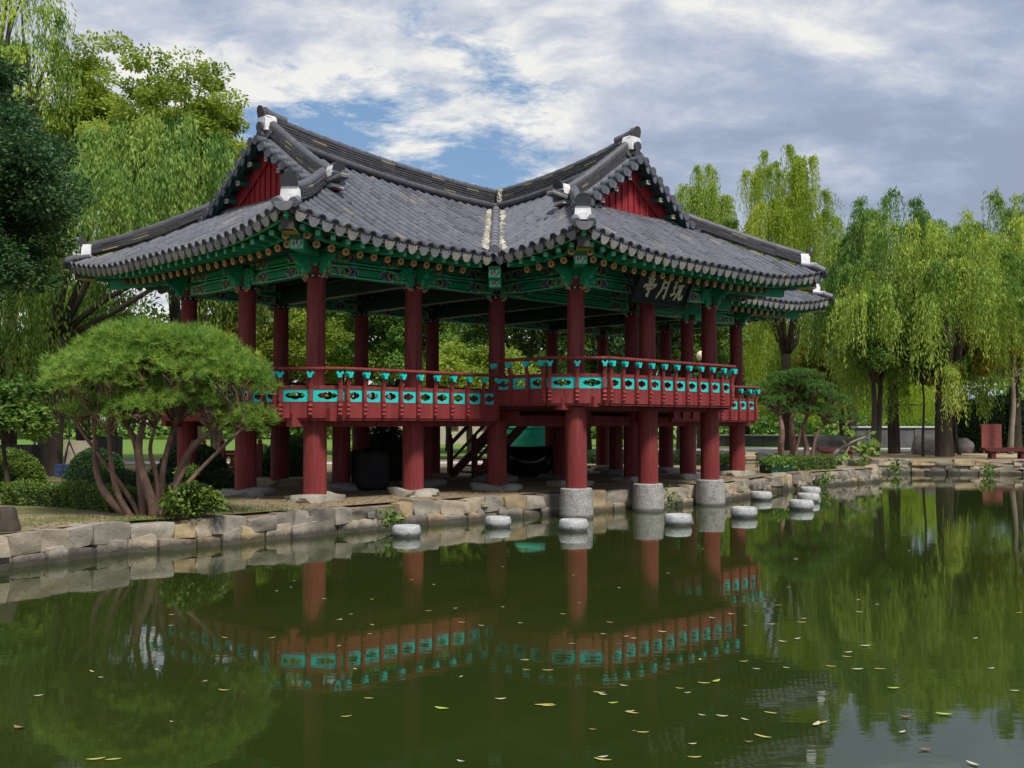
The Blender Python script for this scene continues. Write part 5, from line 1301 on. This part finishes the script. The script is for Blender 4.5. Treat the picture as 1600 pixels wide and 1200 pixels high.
q = G(290, 780); tree('small leafy sprout standing between pine stem and low shrub', q.x, q.y, .55, .22, .25, 'l_mid', 171, ncl=9, per=60, clr=.13, ln=.09, wd=.055, trunk=.012, name='shrub', cat='shrub', up=1)
hedge('low reddish green hedge on the bank right of the pavilion', [(8.3, 33.6), (9.6, 35.0), (11.0, 36.2)], .7, .42, 'l_hedge', 152, dens=900)
hedge('low dark hedge seen between the right hand columns', [(2.5, 41.5), (5.0, 40.2), (8.6, 38.8)], .6, .5, 'l_yew', 153, dens=700)
# fallen branch with fresh leaves leaning over the bank tip
br = empty('leafy_branch', tuple(G(1300, 722, .5)), label='bare grey branch with a few fresh leaves leaning over the bank tip', cat='branch')
o_ = br.location; rg = np.random.default_rng(77); mb = MB()
pe = [Vector(AT(x, y, o_.y)) - o_ for x, y in ((1296, 721), (1308, 705), (1322, 696), (1340, 687), (1352, 683))]
mb.tube(pe, [.10, .09, .07, .05, .03], 8)
tw = [[(1340, 687), (1352, 700), (1362, 704)], [(1322, 696), (1345, 705), (1370, 700)], [(1340, 687), (1330, 675), (1322, 672)], [(1330, 692), (1320, 712), (1312, 725)], [(1352, 683), (1365, 690), (1376, 695)], [(1345, 690), (1350, 716), (1340, 722)]]
C, A = [], []
for t in tw:
    pp = [Vector(AT(x, y, o_.y + rg.uniform(-.6, .6))) - o_ for x, y in t]; mb.tube(pp, [.03, .02, .01], 5)
    for k in range(22):
        f = rg.uniform(0, 1.1); b_ = pp[1].lerp(pp[2], f) if rg.random() < .7 else pp[0].lerp(pp[1], f); C.append(np.array(b_) + rg.normal(0, .12, 3)); A.append(rg.normal(0, 1, 3))
mb.build('stem', [M['palebark']], br, smooth=True)
link('leaves', quads_mesh('leaves', leaf_arrays(np.array(C), np.array(A), rg.normal(0, .5, (len(C), 3)) + np.array([0, 0, 1]), .28, .20), rg.normal(.75, .15, len(C)), [M['l_mid']]), br)
# weeds in the wall joints
for i, (x, y, lb) in enumerate(((612, 812, 'small green weed growing from the near bank left of the granite piers'), (1215, 755, 'small weed on the bank wall near the clustered pond stones'), (1285, 751, 'small weed on the bank wall close to its tip'), (1040, 777, 'weeds in the bank wall behind the second granite pier'), (1395, 733, 'weeds on the far bank wall left of the thick willow'), (1540, 738, 'weeds on the far bank wall below the right bench'))):
    q = G(x, y, .22); rt = empty('weed', tuple(q + Vector((0, -.1, 0))), label=lb, cat='weed'); n = 90; C = rg.normal(0, .12, (n, 3)) * np.array([1, .5, 1]); sc2 = 1 + .03 * q.y
    link('leaves', quads_mesh('leaves', leaf_arrays(C * sc2 * .6, rg.normal(0, .6, (n, 3)) + np.array([0, -.3, .5]), rg.normal(0, 1, (n, 3)), .10 * sc2 * .7, .04 * sc2), rg.normal(.6, .2, n), [M['l_mid']]), rt)
for i, (px, py, r, h, lb) in enumerate(((455, 742, .9, 1.2, 'dark shrub added to darken the space left of the nearest front column'), (400, 738, .8, .9, 'small dark shrub added to darken the space by the footbridge railing'))):
    q = G(px, py); ball(lb, q.x, q.y, r, h, 'l_yew', 180 + i, n=6000, ln=.08, wd=.045, rough=.05)  # shrubs added as dark filler for the dim space seen beneath the floor
# turf tufts on the left soil, one mass
n = 8000; C = np.stack([rg.uniform(-13, -3.5, n), np.zeros(n), np.full(n, GROUNDZ - .02)], 1); C[:, 1] = 14.9 + (C[:, 0] + 7) * .9 + rg.uniform(.4, 2.6, n) ** 1.0
keep = (np.sin(C[:, 0] * 2.1) + np.sin(C[:, 1] * 2.7 + C[:, 0]) + rg.normal(0, .6, n)) > .2; C = C[keep]; n = len(C)
link('grass', quads_mesh('grass', leaf_arrays(C, rg.normal(0, .5, (n, 3)) + np.array([0, 0, 1]), rg.normal(0, 1, (n, 3)) * np.array([1, 1, .1]), .05, .012), rg.normal(.35, .2, n), [M['l_hedge']]), None, label='sparse short turf on the soil of the near left bank', cat='grass', kind='stuff')
n = 5000; C = np.stack([rg.uniform(-13, 14, n), np.zeros(n), np.full(n, GROUNDZ - .012)], 1)
bx = np.array([p.x for p in near_bank]); by = np.array([p.y for p in near_bank]); C[:, 1] = np.interp(C[:, 0], bx, by) + .35 + rg.gamma(1.4, 1.3, n)
kp = C[:, 1] < np.where(C[:, 0] < 8, 60, np.interp(C[:, 0], bx, by) + 1.6); C = C[kp]; n = len(C)
link('leaf_litter', quads_mesh('leaf_litter', leaf_arrays(C, rg.normal(0, 1, (n, 3)) * np.array([1, 1, .12]), np.tile([0, 0, 1.], (n, 1)) + rg.normal(0, .3, (n, 3)), .07 * rg.uniform(.6, 1.3, n), .028), rg.uniform(0, 1, n), [M['litter']]), None, label='dry fallen leaves scattered over the soil of the bank', cat='leaf litter', kind='stuff')
# ================================================================== other things
# wooden stairs up to the rear floor
st0 = G(722, 745); ST = empty('staircase', (st0.x, st0.y, GROUNDZ - .02), PI / 2 - UA, label='dark red wooden stairs with handrails leading up behind the pavilion', cat='staircase')
mb = MB(); rise = 1.98; run = 2.5; ns_ = 11
for i in range(ns_): mb.box(.1 + run * (i + .5) / ns_, 0, .06 + rise * (i + .5) / ns_, .28, 1.0, .04)
mb.build('treads', [M['wood']], ST)
for k in (-1, 1):
    mb = MB(); mb.beam((0, k * .53, .0), (run + .1, k * .53, rise), .06, .26); mb.build('stringer', [M['wood']], ST)
    mb = MB(); mb.beam((.0, k * .53, .95), (run, k * .53, rise + .9), .08, .1); mb.build('handrail', [M['wood']], ST)
    mb = MB(); mb.beam((.0, k * .53, .45), (run, k * .53, rise + .42), .06, .07); mb.build('middle_rail', [M['wood']], ST)
    mb = MB(); mb.box(0, k * .53, .55, .13, .13, 1.1); mb.lathe([(.075, 1.1), (.09, 1.13), (.05, 1.16), (.075, 1.21), (.03, 1.27)], 0, k * .53, 10); mb.build('newel_post', [M['wood']], ST)
    mb = MB(); mb.box(run, k * .53, rise + .45, .12, .12, 1.1); mb.build('newel_post', [M['wood']], ST)
# covered things stored under the floor
def blob_cover(name, label, p, sx, sy, sz, seed, rot=0, cat='cover'):
    rg = np.random.default_rng(seed); bm = bmesh.new(); bmesh.ops.create_cube(bm, size=2); bmesh.ops.subdivide_edges(bm, edges=bm.edges[:], cuts=10, use_grid_fill=True)
    for v in bm.verts:
        c = v.co; k = (abs(c.x) ** 9 + abs(c.y) ** 9 + abs(c.z) ** 9) ** (1 / 9); c = c / k; a = math.atan2(c.y, c.x)
        f = .05 * math.sin(a * 9 + seed + c.z * 2) * (1 - c.z) * .5 + .02 * math.sin(a * 23 + c.z * 5)
        sw = .10 * math.sin(c.z * 6 - abs(c.x) * 4) if abs(c.y) > .8 else 0
        v.co = Vector((c.x * (1 + f) * sx / 2, (c.y * (1 + f) + sw * .3) * sy / 2, (c.z + 1) * sz / 2 - (.06 * abs(math.sin(c.x * 3)) if c.z > .9 else 0)))
    me = bpy.data.meshes.new(name); bm.to_mesh(me); bm.free(); me.materials.append(M['black']); me.polygons.foreach_set('use_smooth', [True] * len(me.polygons))
    return link(name, me, None, (p.x, p.y, GROUNDZ - .02), rot, label=label, cat=cat)
blob_cover('covered_box', 'box under black cloth beside the dark column below the floor', G(578, 764), .75, .6, 1.0, 2, .6)
p = G(825, 746); TA = empty('tarpaulin', (p.x, p.y, GROUNDZ - .02), .15, label='black tarpaulin slung between supports beneath the raised floor', cat='tarpaulin')
mb = MB(); nx, nz = 26, 14; vs = []
for i in range(nx + 1):
    for j in range(nz + 1):
        u = i / nx; v = j / nz; x = (u - .5) * 1.75; top = .95 - .05 * math.sin(u * PI); bot = .42 - .40 * math.sin(PI * u) ** .6
        z = top + (bot - top) * v; y = -.35 * math.sin(PI * v) * math.sin(PI * u) + .03 * math.sin(9 * v + 6 * (u - .5) ** 2 * 6)
        vs.append((x, y, z))
mb.add(vs, [(i * (nz + 1) + j, (i + 1) * (nz + 1) + j, (i + 1) * (nz + 1) + j + 1, i * (nz + 1) + j + 1) for i in range(nx) for j in range(nz)])
mb.add([(x, y + .02, z) for x, y, z in vs], [(i * (nz + 1) + j + 1, (i + 1) * (nz + 1) + j + 1, (i + 1) * (nz + 1) + j, i * (nz + 1) + j) for i in range(nx) for j in range(nz)])
M['tarp'] = weathered('black_tarpaulin', (.016, .016, .018), .3, 5, .28, spec=.6)
mb.build('sheet', [M['tarp']], TA, smooth=True)
for k in (-1, 1):
    mb = MB(); mb.tube([(k * .9, 0, 0), (k * .9, 0, .98)], .03, 8); mb.build('post', [M['wood']], TA)
p = AT(832, 690, 40); mb = MB(); mb.lathe([(.98, 0), (1.0, .05), (1.0, .62), (1.03, .64), (1.03, .68), (1.0, .70), (1.0, 1.38), (1.03, 1.40), (1.03, 1.44), (1.0, 1.46), (.99, 2.0), (.6, 2.2), (.2, 2.28)], n=26)
mb.build('water_tank', [M['greenpaint']], None, smooth=True, angle=35, loc=(p.x, p.y, GROUNDZ - .02), label='green round tank with dark hoops behind the pavilion', cat='tank')
# small hydrant-like red fittings by the stairs
p = G(757, 748); F = empty('fire_pump', (p.x, p.y, GROUNDZ - .02), label='small red pump on a frame under the pavilion beside the stairs', cat='pump')
mb = MB(); mb.tube([(-.22, 0, .28), (.18, 0, .28)], .11, 12); mb.tube([(.0, 0, .28), (.0, 0, .55)], .05, 10); mb.tube([(.18, 0, .28), (.28, 0, .28)], .07, 10); mb.build('body', [M['signred']], F, smooth=True, angle=40)
mb = MB()
for a in (-.2, .2):
    for b_ in (-.1, .1): mb.beam((a, b_, 0), (a, b_, .2), .03, .03)
mb.box(0, 0, .19, .5, .26, .03); mb.build('frame', [M['metal']], F)
# red balustrade of a footbridge behind the left pine
a, b_ = G(318, 745), G(388, 745); a.z = b_.z = GROUNDZ; FB = empty('footbridge_rail', tuple(a), math.atan2((b_ - a).y, (b_ - a).x), label='dark red footbridge railing with pierced panels behind the left pine', cat='railing'); Ln = (b_ - a).length * 1.25
for i in range(4):
    mb = MB(); mb.box(Ln * i / 3, 0, .45, .14, .14, .9); mb.lathe([(.08, .9), (.095, .94), (.05, .98), (.08, 1.03), (.03, 1.10)], Ln * i / 3, 0, 10); mb.build('post', [M['red']], FB, smooth=True, angle=35)
for z in (.22, .72):
    mb = MB(); mb.box(Ln / 2, 0, z, Ln - .1, .08, .09); mb.build('rail', [M['red']], FB)
for i in range(3):
    ww = Ln / 3 - .16; link('panel', hole_panel(ww / 2, .36, .03), FB, (Ln * (i + .5) / 3 - ww / 4, 0, .48)); link('panel', hole_panel(ww / 2, .36, .03), FB, (Ln * (i + .5) / 3 + ww / 4, 0, .48))
for o in list(FB.children):
    if o.name.startswith('panel'): o.data.materials[0] = M['redb']
# equipment under the leaning willow
p = G(122, 742); mb = MB(); mb.prism([(-.42, 0, 0), (.42, 0, 0), (.42, .12, 1.05), (-.42, .12, 1.05)], (0, .05, 0)); 
bo = empty('cream_panel', (p.x, p.y, GROUNDZ - .02), .2, label='cream board leaning upright behind the leaning willow trunk', cat='board'); mb.build('panel', [M['cream']], bo)
mb = MB(); mb.beam((-.3, .3, 0), (-.3, .13, 1.0), .05, .05); mb.beam((.3, .3, 0), (.3, .13, 1.0), .05, .05); mb.build('strut', [M['metal']], bo)
def speaker(label, p, w, h, d):
    o = empty('speaker', (p.x, p.y, GROUNDZ - .02), .1, label=label, cat='speaker'); mb = MB(); mb.box(0, 0, h / 2, w, d, h); mb.build('cabinet', [M['black']], o)
    mb = MB(); mb.box(0, -d / 2 - .012, h / 2, w * .9, .02, h * .93); mb.build('grille', [M['metal']], o)
    mb = MB(); mb.lathe([(.05, 0), (.05, .02)], n=12); mb.build('handle', [M['metal']], o, loc=(w / 2 + .01, 0, h * .7))
speaker('large black loudspeaker cabinet right of the cream board', G(163, 738), .95, 1.15, .6)
speaker('smaller black loudspeaker stack at the left edge behind the shrubs', G(30, 745), 1.0, .95, .6)
def tripod(label, p, h):
    o = empty('tripod', (p.x, p.y, GROUNDZ - .02), label=label, cat='tripod')
    for k in range(3):
        a = k * 2.094 + .3; mb = MB(); mb.tube([(.42 * math.cos(a), .42 * math.sin(a), 0), (0, 0, h * .62)], [.018, .022], 7); mb.build('leg', [M['metal']], o)
    mb = MB(); mb.tube([(0, 0, h * .55), (0, 0, h)], .02, 8); mb.build('pole', [M['metal']], o); mb = MB(); mb.box(0, 0, h + .06, .3, .12, .12); mb.build('head', [M['black']], o)
tripod('black tripod stand left of the leaning willow trunk', G(55, 745), 1.9); tripod('black tripod stand right of the leaning willow trunk', G(107, 744), 1.7)
p = G(98, 744); mb = MB(); mb.box(0, 0, .17, .34, .3, .32); mb.box(0, 0, .35, .37, .33, .04); mb.box(0, -.16, .2, .2, .02, .07)
mb.build('storage_box', [M['blue']], None, loc=(p.x, p.y, GROUNDZ - .02), label='blue storage box beside the leaning willow trunk', cat='box')
# weathered stump at the left edge
p = G(8, 828); mb = MB(); mb.lathe([(.22, -.1), (.19, .05), (.16, .18), (.15, .30), (.11, .34), (.03, .33)], n=14, jit=.14); mb.build('tree_stump', [M['bark']], None, smooth=True, loc=(p.x - .02, p.y + .05, GROUNDZ - .02), label='dark weathered stump on the soil at the left edge', cat='stump')
# benches, board, boulders and low walls on the far side
def bench(label, x0, x1, py, Y, mat='maroon'):
    a, b_ = AT(x0, py, Y), AT(x1, py, Y); L = (b_ - a).length; o = empty('bench', ((a.x + b_.x) / 2, Y, GROUNDZ - .02), label=label, cat='bench')
    mb = MB(); pts = [(-L / 2, 0, .43), (-L / 2 + .02, 0, .50), (L / 2 - .02, 0, .50), (L / 2, 0, .43), (L / 2 - .25, 0, .33), (-L / 2 + .25, 0, .33)]
    mb.prism([Vector((x, -.28, z)) for x, y, z in pts], (0, .56, 0)); mb.build('seat', [M[mat]], o)
    for k in (-1, 1): mb = MB(); mb.box(k * L * .3, 0, .17, .2, .42, .34); mb.build('leg', [M[mat]], o)
bench('dark red plank bench on the sandy strip near the bank tip', 1277, 1338, 705, 47); bench('dark red bench at the right edge below the red board', 1534, 1612, 706, 47)
p = AT(1549, 690, 55); o = empty('notice_board', (p.x, 55, GROUNDZ - .02), label='square red board standing behind the right bench', cat='board')
mb = MB(); mb.box(0, 0, .95, 1.06, .09, 1.25)
for i in range(1, 7): mb.box(-.53 + 1.06 * i / 7, -.048, .95, .012, .012, 1.2)
for z in (.75, 1.2): mb.box(0, -.05, z, 1.0, .014, .02)
mb.build('panel', [M['signred']], o)
for k in (-1, 1): mb = MB(); mb.box(k * .4, .02, .2, .1, .1, .4); mb.build('post', [M['wood']], o)
def boulder(label, px, py, Y, sx, sz, seed, mat='rock'):
    p = AT(px, py, Y); link('boulder', rockmesh('boulder', sx, sx * .7, sz, seed, M[mat], 7, 3.2, .16), None, (p.x, Y, GROUNDZ + sz * .32), seed, label=label, cat='boulder')
boulder('grey sloping boulder behind the red bench near the bank tip', 1300, 690, 57, 2.6, 1.15, 300); boulder('rounded reddish grey boulder left of the thick willow trunk', 1452, 690, 53, 1.7, 1.25, 301); boulder('flat grey boulder left of the right pine foot', 1200, 705, 44, 1.1, .45, 302); boulder('grey boulder half hidden behind the thick willow trunk', 1505, 690, 56, 1.3, 1.0, 303)
def lowwall(label, px0, px1, Y0, Y1, h, mat, seed):
    a, b_ = AT(px0, 680, Y0), AT(px1, 680, Y1); a.z = b_.z = GROUNDZ - .02; L = (b_ - a).length; ang = math.atan2((b_ - a).y, (b_ - a).x); o = empty('low_wall', tuple(a), ang, label=label, cat='wall'); rr = random.Random(seed)
    mb = MB(); x = 0
    while x < L:
        w_ = min(rr.uniform(.7, 1.5), L - x); mb.box(x + w_ / 2, rr.uniform(-.03, .03), h / 2, w_ - .03, .5, h, 0); x += w_
    mb.build('wall', [M[mat]], o); mb = MB(); x = 0
    while x < L: w_ = min(rr.uniform(1.4, 2.2), L - x); mb.box(x + w_ / 2, 0, h + .05, w_ - .015, .75, .095); x += w_
    mb.build('coping', [M['slabtop']], o)
lowwall('low dark stone wall with pale coping behind the willows', 1335, 1475, 68, 70, 1.35, 'darkstone', 1); lowwall('long low wall with pale coping behind the right pine', 1090, 1290, 76, 72, .75, 'darkstone', 2)
# plant troughs on the bank
for px, Y, L, lb in ((1215, 33.2, 1.25, 'dark green plant trough with trailing leaves on the bank edge right of the pavilion'), (1128, 34.6, .7, 'small dark green plant trough beside the rearmost right column')):
    p = AT(px, 745, Y); o = empty('plant_trough', (p.x, Y, GROUNDZ - .02), .75, label=lb, cat='planter')
    mb = MB(); mb.prism([(-L / 2, -.16, 0), (L / 2, -.16, 0), (L / 2 + .04, -.2, .26), (-L / 2 - .04, -.2, .26)], (0, .38, 0)); mb.build('trough', [M['planter']], o)
    rg = np.random.default_rng(5); n = 500; C = rg.uniform(-1, 1, (n, 3)) * np.array([L / 2 + .1, .22, .16]) + np.array([0, -.04, .34])
    link('plant', quads_mesh('plant', leaf_arrays(C, rg.normal(0, 1, (n, 3)) + np.array([0, -.3, .2]), rg.normal(0, .5, (n, 3)) + np.array([0, 0, 1]), .13, .08), rg.normal(.55, .2, n), [M['l_mid']]), o)
# globe lamp
p = AT(1096, 556, 42); o = empty('street_lamp', (p.x, 42, GROUNDZ - .02), label='park lamp with a round cream globe behind the right columns', cat='street lamp')
mb = MB(); mb.lathe([(.09, 0), (.08, .1), (.05, .2), (.045, p.z - GROUNDZ - .2), (.10, p.z - GROUNDZ - .19), (.10, p.z - GROUNDZ - .15)], n=12); mb.build('pole', [M['metal']], o, smooth=True, angle=40)
mb = MB(); mb.lathe([(.21 * math.sin(PI * k / 12) + .001, p.z - GROUNDZ + .02 - .21 * math.cos(PI * k / 12)) for k in range(13)], n=18); mb.build('globe', [M['hive']], o, smooth=True)
# far buildings glimpsed under the floor
def house(label, px, Y, w_, h, mat, roofc):
    p = AT(px, 680, Y); o = empty('house', (p.x, Y, GROUNDZ - .02), .1, label=label, cat='house'); mb = MB(); mb.box(0, 0, h / 2, w_, 4, h); mb.build('wall', [M[mat]], o)
    mb = MB(); mb.prism([(-w_ / 2 - .5, -2.5, h), (-w_ / 2 - .5, 2.5, h), (-w_ / 2 - .5, 0, h + 1.4)], (w_ + 1, 0, 0)); mb.build('roof', [M['sheet']], o)
    for k in (-1, 0, 1):
        f = empty('window', parent=o); mb = MB(); mb.box(k * w_ * .3, -2.03, h * .55, 1.0, .06, 1.1); mb.build('frame', [M['wood']], f); mb = MB(); mb.box(k * w_ * .3, -2.07, h * .55, .8, .03, .9); mb.build('pane', [M['metal']], f)
house('ochre walled house far behind the stairs', 705, 84, 9, 3.0, 'building', 0); house('white walled building far behind between the columns', 660, 100, 12, 3.4, 'bwhite', 0)
